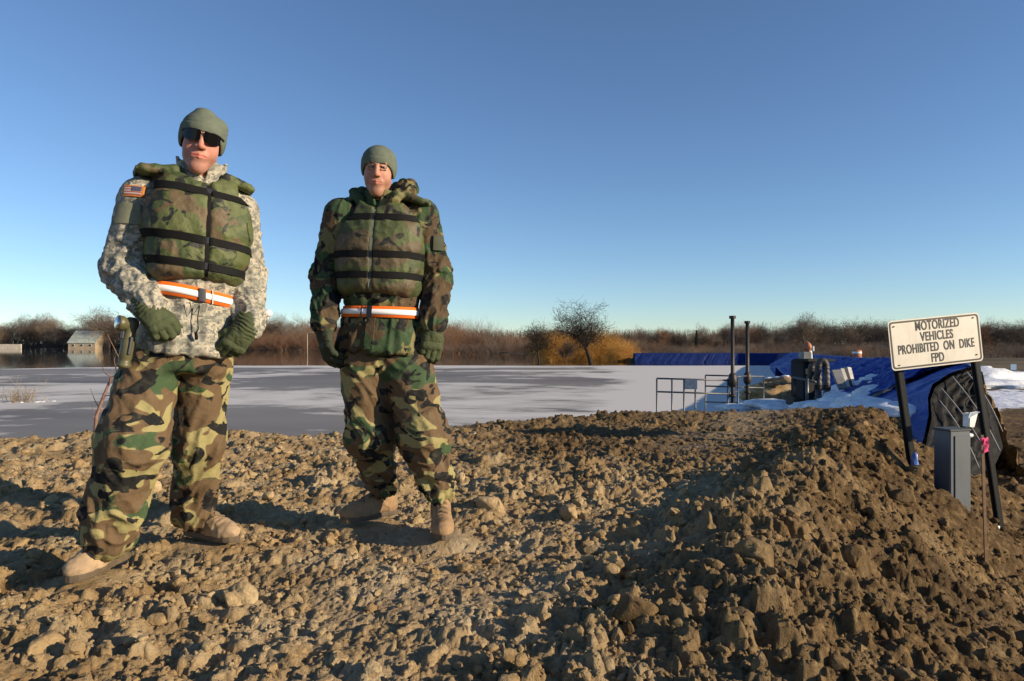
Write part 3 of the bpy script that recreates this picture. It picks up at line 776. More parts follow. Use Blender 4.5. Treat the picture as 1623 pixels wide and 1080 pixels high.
# undergrowth: a mass nobody could count
R = np.random.RandomState(5); sg = Seg()
def under(u0, u1, Y0, Y1, h0, h1, n):
    for _ in range(n):
        u = R.uniform(u0, u1); Y = R.uniform(Y0, Y1); x = (u - CU) / F * Y; h_ = hpx(R.uniform(h0, h1), Y)
        a = np.array([x, Y, -1.6]); b = a + np.array([R.normal(0, .25) * h_, R.normal(0, .25) * h_, h_])
        sg.add(a, b, .05 * Y / 200, .02 * Y / 200)
under(-40, 240, 345, 380, 14, 30, 2600); under(205, 720, 325, 360, 14, 34, 4600); under(690, 900, 200, 225, 16, 36, 2600); under(860, 1660, 240, 290, 14, 34, 7000); under(1010, 1660, 95, 135, 10, 20, 5000)
V, Qs = sg.mesh(3)
o = mk('undergrowth', V, [Qs], M_TWIGD, None); tag(o, 'tangled dark undergrowth filling the woods along the far shores', 'undergrowth', kind='stuff')
# conifer
mb = MB(); Rn = np.random.RandomState(3)
cx_, cy_, _ = at(1104, 188); ch = hpx(34, 188)
con = empty('conifer', (cx_, cy_, -1.3), 'single dark pointed conifer in the wood left of the steel stems', 'tree')
for k in range(420):
    zt = Rn.rand() ** .8; rr_ = (1 - zt) * ch * .17 * (.6 + .5 * Rn.rand()); a_ = Rn.rand() * 6.28
    c0 = np.array([cx_, cy_, -1.3 + .1 * ch + zt * ch * .9]); tip = c0 + np.array([math.cos(a_) * rr_, math.sin(a_) * rr_, -.12 * rr_]); sd = np.array([-math.sin(a_), math.cos(a_), 0]) * .12 * ch * .4
    mb.add(np.array([c0 + [0, 0, .12], tip + sd, tip - sd, c0 - [0, 0, .12]]), [[[0, 1, 2], [1, 3, 2]]])
mb.build('crown', simple('conifer_green', (.018, .03, .016), .9), con)
tb = MB(); tb.tube([[cx_, cy_, -1.5], [cx_, cy_, -1.3 + ch * .96]], [.16, .02], 6); tb.build('trunk', M_BARK, con)
print('trees', time.time() - T0)
# ------------------------------------------------------------------ cloth and skin materials
def camo(name, cols, scale=7.0, th=(.50, .52, .60), sheen=.0, rough=.85, seed=0.0, zs=1.6, fab=260, spec=.25):
    t = NT(name); co = t.mapping((1, 1, zs), (0, 0, 0), (seed, seed * 2, seed * 3))
    base, g, b, k = cols
    def mask(off, sc, thr, dist=1.1):
        m = t.n('ShaderNodeMapping'); m.inputs['Location'].default_value = (off, off * .7, -off); m.inputs['Rotation'].default_value = (.3 * off, .2, .4 * off); t.l(co, m.inputs['Vector'])
        n = t.noise(m.outputs[0], sc, 2.0, .45, dist)
        return t.ramp(n, [(thr - .006, (0, 0, 0)), (thr + .006, (1, 1, 1))])
    c = t.mix(mask(3.1, scale, th[0], .7), base, g)
    c = t.mix(mask(7.7, scale * .95, th[1], .7), c, b)
    c = t.mix(mask(13.3, scale * 1.25, th[2], 1.8), c, k)
    fade = t.noise(t.tc.outputs['Object'], 30, 4); c = t.mix(t.math('MULTIPLY', t.math('SUBTRACT', fade, .5, True), .9), c, (.22, .2, .14))
    t.col(c); t.rough(rough); t.b.inputs['Specular IOR Level'].default_value = spec
    w = t.noise(t.tc.outputs['Object'], fab, 2); f2 = t.noise(t.mapping((1, 1, 1)), 26, 4, .6)
    t.bump(t.math('ADD', t.math('MULTIPLY', w, .15), f2), .6, .011)
    return t.m
def acu(name):
    t = NT(name)
    sn = t.n('ShaderNodeVectorMath', operation='SNAP'); t.l(t.tc.outputs['Object'], sn.inputs[0]); sn.inputs[1].default_value = (.0065, .0065, .0065)
    sn2 = t.n('ShaderNodeVectorMath', operation='ADD'); t.l(sn.outputs[0], sn2.inputs[0]); sn2.inputs[1].default_value = (.00325,) * 3
    m = t.n('ShaderNodeMapping'); m.inputs['Scale'].default_value = (1, 1, 1.6); t.l(sn2.outputs[0], m.inputs['Vector'])
    a = t.noise(m.outputs[0], 20, 3, .65); b = t.noise(m.outputs[0], 38, 2, .6)
    c = t.ramp(a, [(0, (.20, .20, .165)), (.44, (.31, .29, .235)), (.52, (.43, .385, .30)), (.60, (.255, .25, .215))], 'CONSTANT')
    c = t.mix(t.ramp(b, [(.56, (0, 0, 0)), (.57, (1, 1, 1))]), c, (.155, .155, .135))
    t.col(c); t.rough(.9); t.b.inputs['Specular IOR Level'].default_value = .15
    w = t.noise(t.tc.outputs['Object'], 300, 2); f2 = t.noise(t.tc.outputs['Object'], 28, 4, .6)
    t.bump(t.math('ADD', t.math('MULTIPLY', w, .15), f2), .6, .010); return t.m
M_ACU = acu('grey_digital_camouflage')
KH, GR, BR, BK = (.285, .245, .105), (.045, .078, .034), (.125, .08, .042), (.012, .012, .012)
M_WOOD = camo('woodland_trousers', (KH, GR, BR, BK), 5.2, (.575, .49, .575), zs=1.5)
M_WOOD2 = camo('woodland_jacket', ((.17, .15, .065), (.036, .066, .028), (.075, .05, .027), BK), 6.0, (.47, .545, .56), seed=4.0, zs=1.3)
M_VEST = camo('woodland_vest', ((.088, .105, .034), (.056, .076, .026), (.115, .082, .042), (.018, .020, .014)), 7.0, (.53, .555, .60), rough=.6, seed=9.0, zs=1.2, spec=.35)
M_VEST2 = camo('woodland_vest_dark', ((.082, .100, .036), (.052, .068, .026), (.095, .072, .038), (.018, .020, .014)), 6.0, (.5, .56, .62), rough=.6, seed=19.0, zs=1.2, spec=.35)
M_BEANIE = simple('fleece_sage', (.125, .145, .11), .95, var=.12, scale=30, bump=.35, bscale=420, spec=.1)
M_GLOVE = simple('olive_glove', (.062, .075, .036), .8, var=.18, scale=18, bump=.35, bscale=240, spec=.2)
M_GLOVED = simple('dark_olive_glove', (.038, .045, .028), .75, var=.25, scale=18, bump=.35, bscale=240, spec=.2)
M_BLACK = simple('black_webbing', (.009, .009, .009), .8, var=.3, bump=.15, bscale=500, spec=.15)
M_BLACKP = simple('black_plastic', (.016, .016, .017), .35, var=.1)
M_ORANGE = simple('orange_vinyl', (.95, .17, .018), .5, var=.06)
M_SILVER = simple('reflective_silver', (.93, .93, .93), .35, var=.03)
M_BOOT = simple('tan_suede', (.35, .25, .155), .95, var=.30, scale=14, bump=.4, bscale=160, spec=.1)
M_BOOTB = simple('brown_suede', (.30, .195, .11), .95, var=.3, scale=12, bump=.4, bscale=160, spec=.1)
M_SOLE = simple('rubber_sole', (.10, .072, .045), .8, var=.3, scale=25)
M_LACE = simple('tan_lace', (.17, .12, .075), .9)
M_EYE = simple('shaded_eye_white', (.16, .14, .13), .6, var=.02); M_IRIS = simple('dark_iris', (.02, .013, .01), .5, var=.1)  # eye white darkened: shade under the hat brim is painted into it
M_BROW = simple('brown_brow', (.10, .055, .035), .9)
M_LENS = simple('black_lens', (.004, .004, .005), .12, var=.0, spec=.3)
M_OLIVE = simple('olive_plastic', (.095, .088, .04), .45, var=.25, scale=20)
M_GLASS = simple('lamp_glass', (.5, .5, .5), .08, metal=.9, var=.1)
M_PATCHO = simple('gold_edging', (.55, .2, .035), .8); M_RED = simple('flag_red', (.36, .09, .08), .85); M_WHITE = simple('flag_white', (.50, .44, .42), .85); M_NAVY = simple('flag_blue', (.06, .07, .14), .85)
M_SAGE = simple('sage_patch', (.17, .18, .125), .9, var=.15, scale=40)
def skin(name, c, red):
    t = NT(name); n = t.noise(t.tc.outputs['Object'], 45, 5, .6)
    cc = t.ramp(n, [(.3, tuple(x * .86 for x in c)), (.7, tuple(min(1, x * 1.1) for x in c))])
    cc = t.mix(t.math('MULTIPLY', t.attr('stubble'), t.math('MULTIPLY', t.noise(t.tc.outputs['Object'], 160, 4, .8), .8), True), cc, tuple(x * .38 for x in c)); cc = t.mix(t.attr('blush'), cc, red); t.col(cc); t.rough(.6)
    t.b.inputs['Subsurface Weight'].default_value = .12; t.b.inputs['Subsurface Radius'].default_value = (.012, .005, .003); t.b.inputs['Subsurface Scale'].default_value = 1.0
    t.bump(t.noise(t.tc.outputs['Object'], 420, 3), .12, .001); return t.m

# ------------------------------------------------------------------ body building helpers
class Frame:
    def __init__(s, o, yaw=0.0, pitch=0.0, roll=0.0, piv=0.0):
        s.o = np.asarray(o, float) + np.array([0, 0, piv]); s.pv = np.array([0, 0, piv]); s.R = rotz(yaw) @ rotx(pitch) @ roty(roll)       # columns: across, front-to-back (back positive), up
    def loc(s, p): return (p - s.o) @ s.R + s.pv
    def wld(s, p): return (np.asarray(p) - s.pv) @ s.R.T + s.o
def loft(p, tab, n=2.3):
    """p in local frame; tab rows: z, cx, cy, a (half width), b_front, b_back"""
    T = np.asarray(tab, float); z = p[:, 2]
    g = [np.interp(z, T[:, 0], T[:, k]) for k in range(1, 6)]
    x = p[:, 0] - g[0]; y = p[:, 1] - g[1]; b = np.where(y < 0, g[3], g[4])
    r = (np.abs(x / g[2]) ** n + np.abs(y / b) ** n) ** (1 / n)
    d = (r - 1) * np.minimum(g[2], b)
    return smax(d, smax(z - T[-1, 0], T[0, 0] - z, .01), .02)
def fold(P, pts, freq, amp, seed, shear=.12, sharp=1.6):
    """creases that run across a limb; amp is a function of the length along it"""
    T, A, _ = chain_coords(P, pts)
    T2 = T + shear * np.sin(A + seed) * .5 + .02 * pn3(P[:, 0] * 9, P[:, 1] * 9, P[:, 2] * 9, seed)
    n = pn3(T2 * freq, np.cos(A) * 1.1 + seed, np.sin(A) * 1.1, seed)
    m = pn3(T2 * freq * 1.9 + 5, np.cos(A) * 1.9 + seed, np.sin(A) * 1.9 + 3, seed + 1)
    r = 1 - np.abs(n) * 2.4; r2 = 1 - np.abs(m) * 2.2
    return (np.sign(r) * np.abs(r) ** sharp * .7 + r2 * .28 - .42) * amp(T)
def garment(name, f, lo, hi, h, mat, parent, disp=None, smooth=1, attrs=None):
    V, Q = sdf_mesh(f, rng_axis(lo[0], hi[0], h), rng_axis(lo[1], hi[1], h), rng_axis(lo[2], hi[2], h))
    V = vsmooth(V, Q, smooth, .5)
    if disp is not None:
        N = vnormals(V, Q); V = V + N * disp(V, N)[:, None]
        V = vsmooth(V, Q, 1, .25)
    o = mk(name, V, [Q], mat, parent, True, origin=ROOT[parent.name], attrs=attrs(V) if attrs else None)
    return o
def band(f, fr, z, phi0, phi1, width, off, thick, n=60, dz=None, axis=(0, 0)):
    """a strap that follows a surface; phi = 0 is the front"""
    ph = np.linspace(phi0, phi1, n); rows = []
    zc = z + (dz(ph) if dz is not None else 0) + 0 * ph
    for (w_, o_) in ((-.5, off), (-.5, off + thick), (.5, off + thick), (.5, off)):
        D = np.stack([-np.sin(ph), np.cos(ph), 0 * ph], 1)
        O = np.stack([np.sin(ph) * .45 + axis[0], -np.cos(ph) * .45 + axis[1], zc + w_ * width], 1)
        rows.append(trace(f, fr.wld(O), D @ fr.R.T, o_))
    G = np.stack(rows, 1)
    mb = MB(); mb.grid(G[:, ::-1]); 
    mb.add(np.concatenate([G[0], G[-1]]), [[[0, 1, 2, 3], [7, 6, 5, 4]]])
    return mb
def decal(f, C, Uv, Vv, w, h, off, D, n=8, thick=.002):
    """a patch sewn on to a surface, laid from outside along D"""
    u = np.linspace(-.5, .5, n); uu, vv = np.meshgrid(u, u, indexing='ij')
    O = np.asarray(C) + uu.ravel()[:, None] * w * Uv + vv.ravel()[:, None] * h * Vv - D * .08
    X = trace(f, O, np.tile(D, (len(O), 1)), off + thick, .3).reshape(n, n, 3)
    Y = trace(f, O, np.tile(D, (len(O), 1)), off - .004, .3).reshape(n, n, 3)
    mb = MB(); mb.grid(X)
    rim = [(i, 0) for i in range(n)] + [(n - 1, j) for j in range(1, n)] + [(i, n - 1) for i in range(n - 2, -1, -1)] + [(0, j) for j in range(n - 2, -1, -1)]
    mb.grid(np.stack([np.array([X[a] for a in rim]), np.array([Y[a] for a in rim])], 0))
    return mb

def head_sdf(fr, sc=1.0):
    def f(P):
        p = fr.loc(P) / sc
        x = np.abs(p[:, 0]); y = p[:, 1]; z = np.where(p[:, 2] < 0, p[:, 2] / 1.14, p[:, 2]); q = np.stack([x, y, z], 1)
        d = sd_ell(q, (0, .005, .030), (.070, .090, .066))                       # skull
        d = smin(d, sd_ell(q, (0, -.022, -.030), (.057, .067, .073)), .03)       # face
        d = smin(d, sd_ell(q, (0, -.070, -.080), (.026, .017, .020)), .02)
        d = smin(d, sd_ell(q, (.030, -.045, -.038), (.030, .032, .034)), .02)    # cheeks
        d = smin(d, sd_ell(q, (0, -.066, -.098), (.019, .020, .017)), .022)      # chin
        d = smin(d, sd_cone(q, (.041, -.005, -.060), (.013, -.060, -.094), .015, .014), .024)   # jaw
        d = smin(d, sd_cone(q, (.010, -.083, .020), (.036, -.076, .020), .010, .009), .012)     # brow
        d = smax(d, -sd_ell(q, (.031, -.099, .001), (.019, .029, .0135)), .012)   # sockets
        d = smin(d, sd_cone(q, (0, -.088, .010), (0, -.106, -.028), .0075, .0105), .010)        # nose
        d = smin(d, sd_ell(q, (.0125, -.097, -.031), (.0085, .011, .0075)), .006)
        d = smin(d, sd_ell(q, (0, -.084, -.058), (.028, .010, .014)), .016)      # muzzle
        d = smin(d, sd_cone(q, (0, -.0965, -.0550), (.026, -.084, -.0580), .0036, .0018), .004)  # upper lip
        d = smin(d, sd_cone(q, (0, -.0955, -.0640), (.021, -.085, -.0615), .0042, .0022), .004)  # lower lip
        d = smax(d, -sd_cone(q, (0, -.1010, -.0595), (.027, -.086, -.0595), .0019, .0014), .002)
        d = smin(d, sd_cone(q, (.019, -.0865, .0085), (.042, -.0785, .0070), .0045, .0038), .004)   # upper lid
        d = smin(d, sd_cone(q, (.019, -.0860, -.0075), (.042, -.0780, -.0065), .0045, .0038), .004)
        return d * sc
    return f
def beanie_sdf(fr, base, sc=1.0, tip=0.0, front=.028, dent=0.0):
    def f(P):
        p = fr.loc(P) / sc
        x = np.abs(p[:, 0]); y = p[:, 1]; z = p[:, 2]; q = np.stack([x, y, z], 1)
        d = sd_ell(q, (0, .008, .026), (.083, .104, .082))
        d = smin(d, sd_ell(q, (0, .015, -.008), (.082, .100, .078)), .016)
        if tip: d = smin(d, sd_ell(p, (-.010, .0, .103), (.026, .04, .012)), .028)
        if dent: d = smin(d, sd_ell(p, (.056, .02, .062), (.024, .055, .028)), .022)
        # lower edge: high over the brow, low over the ears and nape
        edge = front - (front + .042) * sstep(-.085, .0, y)
        d = smax(d, (edge - z) * .75, .006)
        inner = sd_ell(q, (0, .008, .026), (.077, .097, .076)); inner = smin(inner, sd_ell(q, (0, .015, -.008), (.076, .094, .073)), .016)
        d = smax(d, -inner, .004)
        return d * sc
    return f
def vary_disp(sc, amp, seed):
    return lambda V, N: amp * fbm3(V[:, 0] * sc, V[:, 1] * sc, V[:, 2] * sc, 3, seed)

def glove(parent, wrist, fdir, back, side, mat, label, curls, thumb=(.5, .4), spread=.0, L=1.0, cuff=.06, foredir=None, h=.0032):
    """fdir: along the fingers; back: outward from the back of the hand; side: +1 thumb towards cross(fdir, back)"""
    fdir = np.asarray(fdir, float); fdir /= np.linalg.norm(fdir); back = np.asarray(back, float); back -= fdir * (back @ fdir); back /= np.linalg.norm(back)
    sx = np.cross(fdir, back) * side                                             # towards the thumb
    wrist = np.asarray(wrist, float)
    R = np.stack([sx, fdir, back], 1)
    fd = -fdir if foredir is None else np.asarray(foredir, float)
    chains = []
    for k, (x0, ln, y0) in enumerate(((.033, .078, .088), (.011, .085, .093), (-.011, .078, .089), (-.032, .062, .080))):
        a = np.array([x0, y0 - .02, -.002]); pts = [a, np.array([x0 * 1.05, y0, 0])]; ang = 0
        for s_, fr_ in zip(curls[k], (.45, .32, .25)):
            ang += s_; d = np.array([math.sin(spread) * x0 * 12, math.cos(ang), -math.sin(ang)]); pts.append(pts[-1] + d * ln * fr_ * L)
        chains.append(([wrist + R @ (p * L) for p in pts], [.0125 * L, .0128 * L, .0122 * L, .0112 * L, .0100 * L]))
    t0 = np.array([.026, .022, -.008]); d0 = np.array([math.sin(thumb[0]), math.cos(thumb[0]) * .9, -thumb[1]]); d0 /= np.linalg.norm(d0)
    d1 = np.array([math.sin(thumb[0] * .45), math.cos(thumb[0] * .45), -thumb[1] * 1.3]); d1 /= np.linalg.norm(d1)
    tp = [t0, t0 + d0 * .042, t0 + d0 * .042 + d1 * .030, t0 + d0 * .042 + d1 * .052]
    thumbc = ([wrist + R @ (p * L) for p in tp], [.019 * L, .0150 * L, .0138 * L, .0115 * L])
    def f(P):
        d = sd_box(P, wrist + R @ (np.array([0, .055, 0]) * L), np.array([.043, .045, .0185]) * L, R, .016 * L)
        d = smin(d, sd_cone(P, wrist - fdir * .0, wrist + fdir * .04, .036 * L, .033 * L), .02)
        d = smin(d, sd_cone(P, wrist + fd * cuff, wrist, .044 * L, .037 * L), .015)
        for c, r in chains:
            d = smin(d, sd_chain(P, c, r, .004), .0045)
        d = smin(d, sd_chain(P, thumbc[0], thumbc[1], .006), .010)
        return d
    allp = np.array([p for c, _ in chains for p in c] + thumbc[0] + [wrist + fd * cuff]); lo = allp.min(0) - .06; hi = allp.max(0) + .06
    def disp(V, N):
        s_ = (V - wrist) @ fdir
        el = np.exp(-((s_ + .012) / .035) ** 2)                                  # gathered elastic at the wrist
        ang = ((V - wrist) @ sx)
        d = el * .0035 * np.sin(s_ * 420 + 2.5 * pn3(V[:, 0] * 30, V[:, 1] * 30, V[:, 2] * 30, 5))
        wr = fbm3(V[:, 0] * 38, V[:, 1] * 38, V[:, 2] * 38, 2, 3)
        d = d + .0030 * (1 - 2 * np.abs(wr)) * sstep(-.03, .03, s_)
        b = (V - wrist) @ back
        d = d - .0022 * np.exp(-((s_ - .078) / .0035) ** 2) * (b > .004)           # seam across the back
        return d
    o = garment('glove', f, lo, hi, h, mat, parent, disp, 1)
    if label: tag(o, label)
    return o
def boot(parent, ankle, toe_dir, mat, length=.30, pitch=0.0, roll=0.0, top=.17, label=None, lift=0.012):
    """ankle: point on the ground below the ankle"""
    a = math.atan2(-toe_dir[0], toe_dir[1])
    fr = Frame((ankle[0], ankle[1], lift), a, pitch, roll)                      # local +y = toe
    hl = .075
    def f(P):
        p = fr.loc(P); q = p
        yc = p[:, 1]; w = np.interp(yc, [-.08, -.03, .05, .13, .19, .225], [.036, .038, .040, .051, .045, .030])
        hgt = np.interp(yc, [-.08, .0, .05, .12, .19, .225], [.085, .115, .10, .066, .048, .035])
        d = sd_ell(q, (0, .118, .040), (.050, .112, .050))
        d = smin(d, sd_ell(q, (.004, .165, .038), (.048, .062, .038)), .015)
        d = smin(d, sd_ell(q, (0, -.028, .05), (.038, .052, .06)), .02)
        d = smin(d, sd_cone(q, (0, .045, .085), (0, .12, .055), .040, .040), .025)
        d = smin(d, sd_cone(q, (0, -.012, .07), (0, -.020, top), .044, .052), .03)
        d = smax(d, .020 - p[:, 2], .004)
        d = smax(d, p[:, 2] - top, .005)
        return d
    def disp(V, N):
        p = fr.loc(V)
        n = pn3(p[:, 0] * 14, p[:, 1] * 30, p[:, 2] * 34, 3)
        return .0028 * (1 - 2.4 * np.abs(n)) + .002 * fbm3(V[:, 0] * 60, V[:, 1] * 60, V[:, 2] * 60, 2, 9) - .002 * np.exp(-((p[:, 1] - .135) / .004) ** 2) * (p[:, 2] > .05)
    P0 = fr.wld(np.array([[-.12, -.13, -.03], [.12, .27, top + .06], [-.12, .27, -.03], [.12, -.13, top + .06]]))
    lo = P0.min(0) - .05; hi = P0.max(0) + .05
    b = garment('boot', f, lo, hi, .0042, mat, parent, disp, 1)
    if label: tag(b, label)
    yy = np.array([-.088, -.075, -.04, 0, .05, .10, .15, .19, .215, .232]); hw = np.array([.012, .032, .040, .040, .038, .046, .050, .044, .031, .008])
    mb = MB(); rows = []
    for z_, k in ((0.0, .96), (.006, 1.02), (.020, 1.03), (.026, .97)):
        rows.append(np.concatenate([np.stack([hw * k, yy, 0 * yy + z_], 1), np.stack([-hw * k, yy, 0 * yy + z_], 1)[::-1], [[hw[0] * k, yy[0], z_]]]))
    Gq = np.stack([fr.wld(r_) for r_ in rows]); mb.grid(Gq)
    n_ = len(yy)
    mb.add(Gq[0][:-1], [[[i, i + 1, 2 * n_ - 2 - i, 2 * n_ - 1 - i] for i in range(n_ - 1)]])
    mb.build('sole', M_SOLE, b, False)
    lm = MB()
    for k in range(5):
        y_ = .035 + .020 * k
        O = np.array([[x_, y_ + (.006 if x_ > 0 else -.006) * (1 if k % 2 else -1), .25] for x_ in np.linspace(-.026, .026, 7)])
        X = trace(f, fr.wld(O), np.tile(fr.R @ np.array([0, 0, -1.0]), (7, 1)), .003, .3)
        lm.tube(X, .0035, 5)
    o = lm.build('lace', M_LACE, b, True); o['kind'] = 'stuff'
    return b

def person(cfg):
    X0, Y0 = cfg['root']; root = (X0, Y0, 0.0)
    tb = cfg['torso']; tf = Frame((cfg['tx'], cfg['ty'], 0), cfg['yaw'], 0, cfg.get('roll', 0), 1.25)
    hf = Frame(cfg['head'], cfg['hyaw'], cfg['hpitch'], cfg['hroll']); hs = cfg.get('hs', 1.0)
    ra, la = cfg['rarm'], cfg['larm']; rl, ll = cfg['rleg'], cfg['lleg']
    headf = head_sdf(hf, hs)
    neck_top = hf.wld(np.array([0, .02, -.05])); neck_bot = tf.wld(np.array([0, .02, 1.50]))
    thin = [[z, cx, cy, a * .80, bf * .78, bb * .78] for z, cx, cy, a, bf, bb in tb]
    def body(P):
        d = headf(P)
        d = smin(d, sd_cone(P, neck_bot, neck_top, .062, .056), .02)
        d = smin(d, loft(tf.loc(P), thin), .03)
        for c, r in ((ra, .7), (la, .7)):
            d = smin(d, sd_chain(P, c[0], [x * r for x in c[1]], .02), .02)
        for c in (rl, ll):
            d = smin(d, sd_chain(P, c[0], [x * .68 for x in c[1]], .02), .02)
        return d
    allp = np.array(list(ra[0]) + list(la[0]) + list(rl[0]) + list(ll[0])); lo = allp.min(0) - .12; hi = allp.max(0) + .12
    hx, hy, hz = cfg['head']
    def ax(lo_, hi_, c, w, fine, coarse):
        a = np.arange(lo_, c - w, coarse); b = np.arange(c - w, c + w, fine); e = np.arange(c + w, hi_ + coarse, coarse); return np.concatenate([a, b, e])
    xs = ax(lo[0], hi[0], hx, .10, .0030, .014); ys = ax(lo[1], hi[1], hy - .01, .13, .0030, .014)
    zs = np.concatenate([np.arange(lo[2] - .02, hz - .17, .014), np.arange(hz - .17, hz + .17, .0030)])
    V, Q = sdf_mesh(body, xs, ys, zs)
    p = hf.loc(V) / hs; ax_ = np.abs(p[:, 0])
    lips = np.exp(-((ax_ / .026) ** 4)) * np.exp(-(((p[:, 2] + .068) / .0078) ** 4)) * (p[:, 1] < -.075)
    cheeks = .35 * np.exp(-(((ax_ - .036) / .022) ** 2 + ((p[:, 2] + .035) / .024) ** 2)) * (p[:, 1] < -.02)
    nose = .35 * np.exp(-((ax_ / .014) ** 2 + ((p[:, 2] + .032) / .014) ** 2)) * (p[:, 1] < -.09)
    blush = np.clip(lips * .75 + cheeks + nose, 0, 1)
    me = mk('person', V, [Q], cfg['skin'], None, True, origin=root, attrs={'blush': blush, 'stubble': np.clip(sstep(-.035, -.075, p[:, 2]) * sstep(.03, -.03, p[:, 1]) * (p[:, 2] > -.14) * (1 - lips) * .8, 0, 1)})
    tag(me, cfg['label'], 'person')
    # eyes and brows
    if cfg.get('eyes', True):
        for s_ in (-1, 1):
            Ve, Fe = ico(3); c = hf.wld(np.array([s_ * .031, -.0752, .0]) * hs)
            e = mk('eye', Ve * .0118 * hs + c, [Fe], M_EYE, me, True, origin=root)
            c2 = hf.wld(np.array([s_ * .0305, -.0818, .0]) * hs)
            mk('iris', Ve * .0062 * hs + c2, [Fe], M_IRIS, e, True, origin=root)
            pts = [trace(headf, hf.wld(np.array([[s_ * x_, -.2, z_]]) * hs), (hf.R @ np.array([0, 1.0, 0]))[None], 0.0005, .3)[0] for x_, z_ in ((.012, .0175), (.022, .0205), (.034, .0205), (.046, .0155))]
            b = MB(); b.tube(pts, [.0016, .0024, .0022, .0012], 6); b.build('eyebrow', M_BROW, me, True)
    # hat
    bf_ = beanie_sdf(hf, None, hs, cfg.get('tip', 0), cfg.get('front', .028), cfg.get('dent', 0))
    hd = lambda V, N: .0016 * fbm3(V[:, 0] * 28, V[:, 1] * 28, V[:, 2] * 40, 2, 4) - .0015 * np.exp(-((hf.loc(V)[:, 2] - cfg.get('front', .028) - .038) / .003) ** 2)
    garment('beanie', bf_, np.array([hx - .14, hy - .16, hz - .10]), np.array([hx + .14, hy + .16, hz + .19]), .0036, M_BEANIE, me, hd, 2)
    # trousers
    def trf(P):
        d = smin(sd_chain(P, rl[0], rl[1], .05), sd_chain(P, ll[0], ll[1], .05), cfg.get('crotch', .03))
        d = smin(d, loft(tf.loc(P), cfg['hips']), .05)
        for z_ in (rl[0][-1][2], ll[0][-1][2]): pass
        return d
    def trd(V, N):
        out = np.zeros(len(V)); rt, ra_, rd = chain_coords(V, rl[0]); lt, la_, ld = chain_coords(V, ll[0])
        def amp(T):
            L1 = np.linalg.norm(np.array(rl[0][1]) - rl[0][0]); L = L1 + np.linalg.norm(np.array(rl[0][2]) - rl[0][1])
            return .008 + .011 * np.exp(-((T - L1) / .13) ** 2) + cfg.get('cufffold', .020) * np.exp(-((T - L + .07) / .12) ** 2) + .006 * np.exp(-(T / .15) ** 2)
        fr_ = fold(V, rl[0], 10, amp, 3 + cfg['seed'], .30); fl_ = fold(V, ll[0], 10, amp, 8 + cfg['seed'], .30)
        d_ = np.where(rd < ld, fr_, fl_)
        big = fbm3(V[:, 0] * 7, V[:, 1] * 7, V[:, 2] * 3.2, 2, cfg['seed'])
        return d_ + .012 * big
    zlo = min(rl[0][-1][2], ll[0][-1][2]) - .10
    tr = garment('trousers', trf, np.array([lo[0], lo[1], max(zlo, -.02)]), np.array([hi[0], hi[1], cfg['hips'][-1][0] + .03]), .0066, cfg['trmat'], me, trd, 1)
    # jacket
    def torso_only(P): return loft(tf.loc(P), tb)
    def jkf(P):
        d = torso_only(P)
        d = smin(d, sd_chain(P, ra[0], ra[1], .03), .035); d = smin(d, sd_chain(P, la[0], la[1], .03), .035)
        q = tf.loc(P)
        if 'collar' in cfg:
            cz, cr, cy = cfg['collar']; cc = tf.wld(np.array([0, cy, 0])); r_ = np.hypot(q[:, 0], (q[:, 1] - cy) * .95)
            ring = np.abs(r_ - cr - .15 * (q[:, 2] - 1.50)) - .007
            ring = smax(ring, np.abs(q[:, 2] - cz + .28 * q[:, 1] * 0 - np.where(q[:, 1] < 0, -.012 - .0 * q[:, 1], .012)) - .045, .006)
            slit = np.maximum(np.abs(q[:, 0]) - .012 - .35 * np.maximum(q[:, 2] - cz, 0), q[:, 1])
            ring = smax(ring, -slit, .004); d = smin(d, ring, .012)
        return d
    def jkd(V, N):
        q = tf.loc(V); tor = torso_only(V)
        def amp(chain):
            L1 = np.linalg.norm(np.array(chain[0][1]) - chain[0][0]); L = L1 + np.linalg.norm(np.array(chain[0][2]) - chain[0][1])
            return lambda T: .009 + .013 * np.exp(-((T - L1) / .10) ** 2) + .013 * np.exp(-((T - L + .04) / .09) ** 2)
        fr_ = fold(V, ra[0], 12, amp(ra), 2 + cfg['seed'], .22); fl_ = fold(V, la[0], 12, amp(la), 5 + cfg['seed'], .22)
        rd = sd_chain(V, ra[0], ra[1]); ld = sd_chain(V, la[0], la[1])
        w = sstep(.03, -.01, tor) if False else np.clip((np.minimum(rd, ld) - tor) / .03 + .5, 0, 1)
        limb = np.where(rd < ld, fr_, fl_)
        vert = pn3(q[:, 0] * 16, q[:, 1] * 12, q[:, 2] * 4.0, cfg['seed'] + 4); dia = pn3(q[:, 0] * 9 + q[:, 2] * 5, q[:, 1] * 9, q[:, 2] * 13, cfg['seed'] + 6)
        bodyf = .014 * (.6 - 1.8 * np.abs(vert)) + .007 * (.5 - 1.8 * np.abs(dia))
        cinch = -.010 * np.exp(-((q[:, 2] - cfg['beltz']) / .03) ** 2)
        hem = .016 * pn2(np.arctan2(q[:, 0], q[:, 1]) * 3.2, q[:, 2] * 4, 3) * sstep(tb[0][0] + .16, tb[0][0], q[:, 2])
        nearcol = sstep(1.57, 1.52, q[:, 2])
        return (limb * (1 - w) + (bodyf + cinch + hem) * w * nearcol) + .003 * fbm3(V[:, 0] * 34, V[:, 1] * 34, V[:, 2] * 34, 2, 2)
    jlo = np.array([lo[0] - .02, lo[1] - .02, tb[0][0] - .05]); jhi = np.array([hi[0] + .02, hi[1] + .02, 1.66])
    jk = garment('jacket', jkf, jlo, jhi, .0062, cfg['jkmat'], me, jkd, 1)
    # life vest
    vt = cfg['vest']; VZ0, VZ1 = vt['z0'], vt['z1']
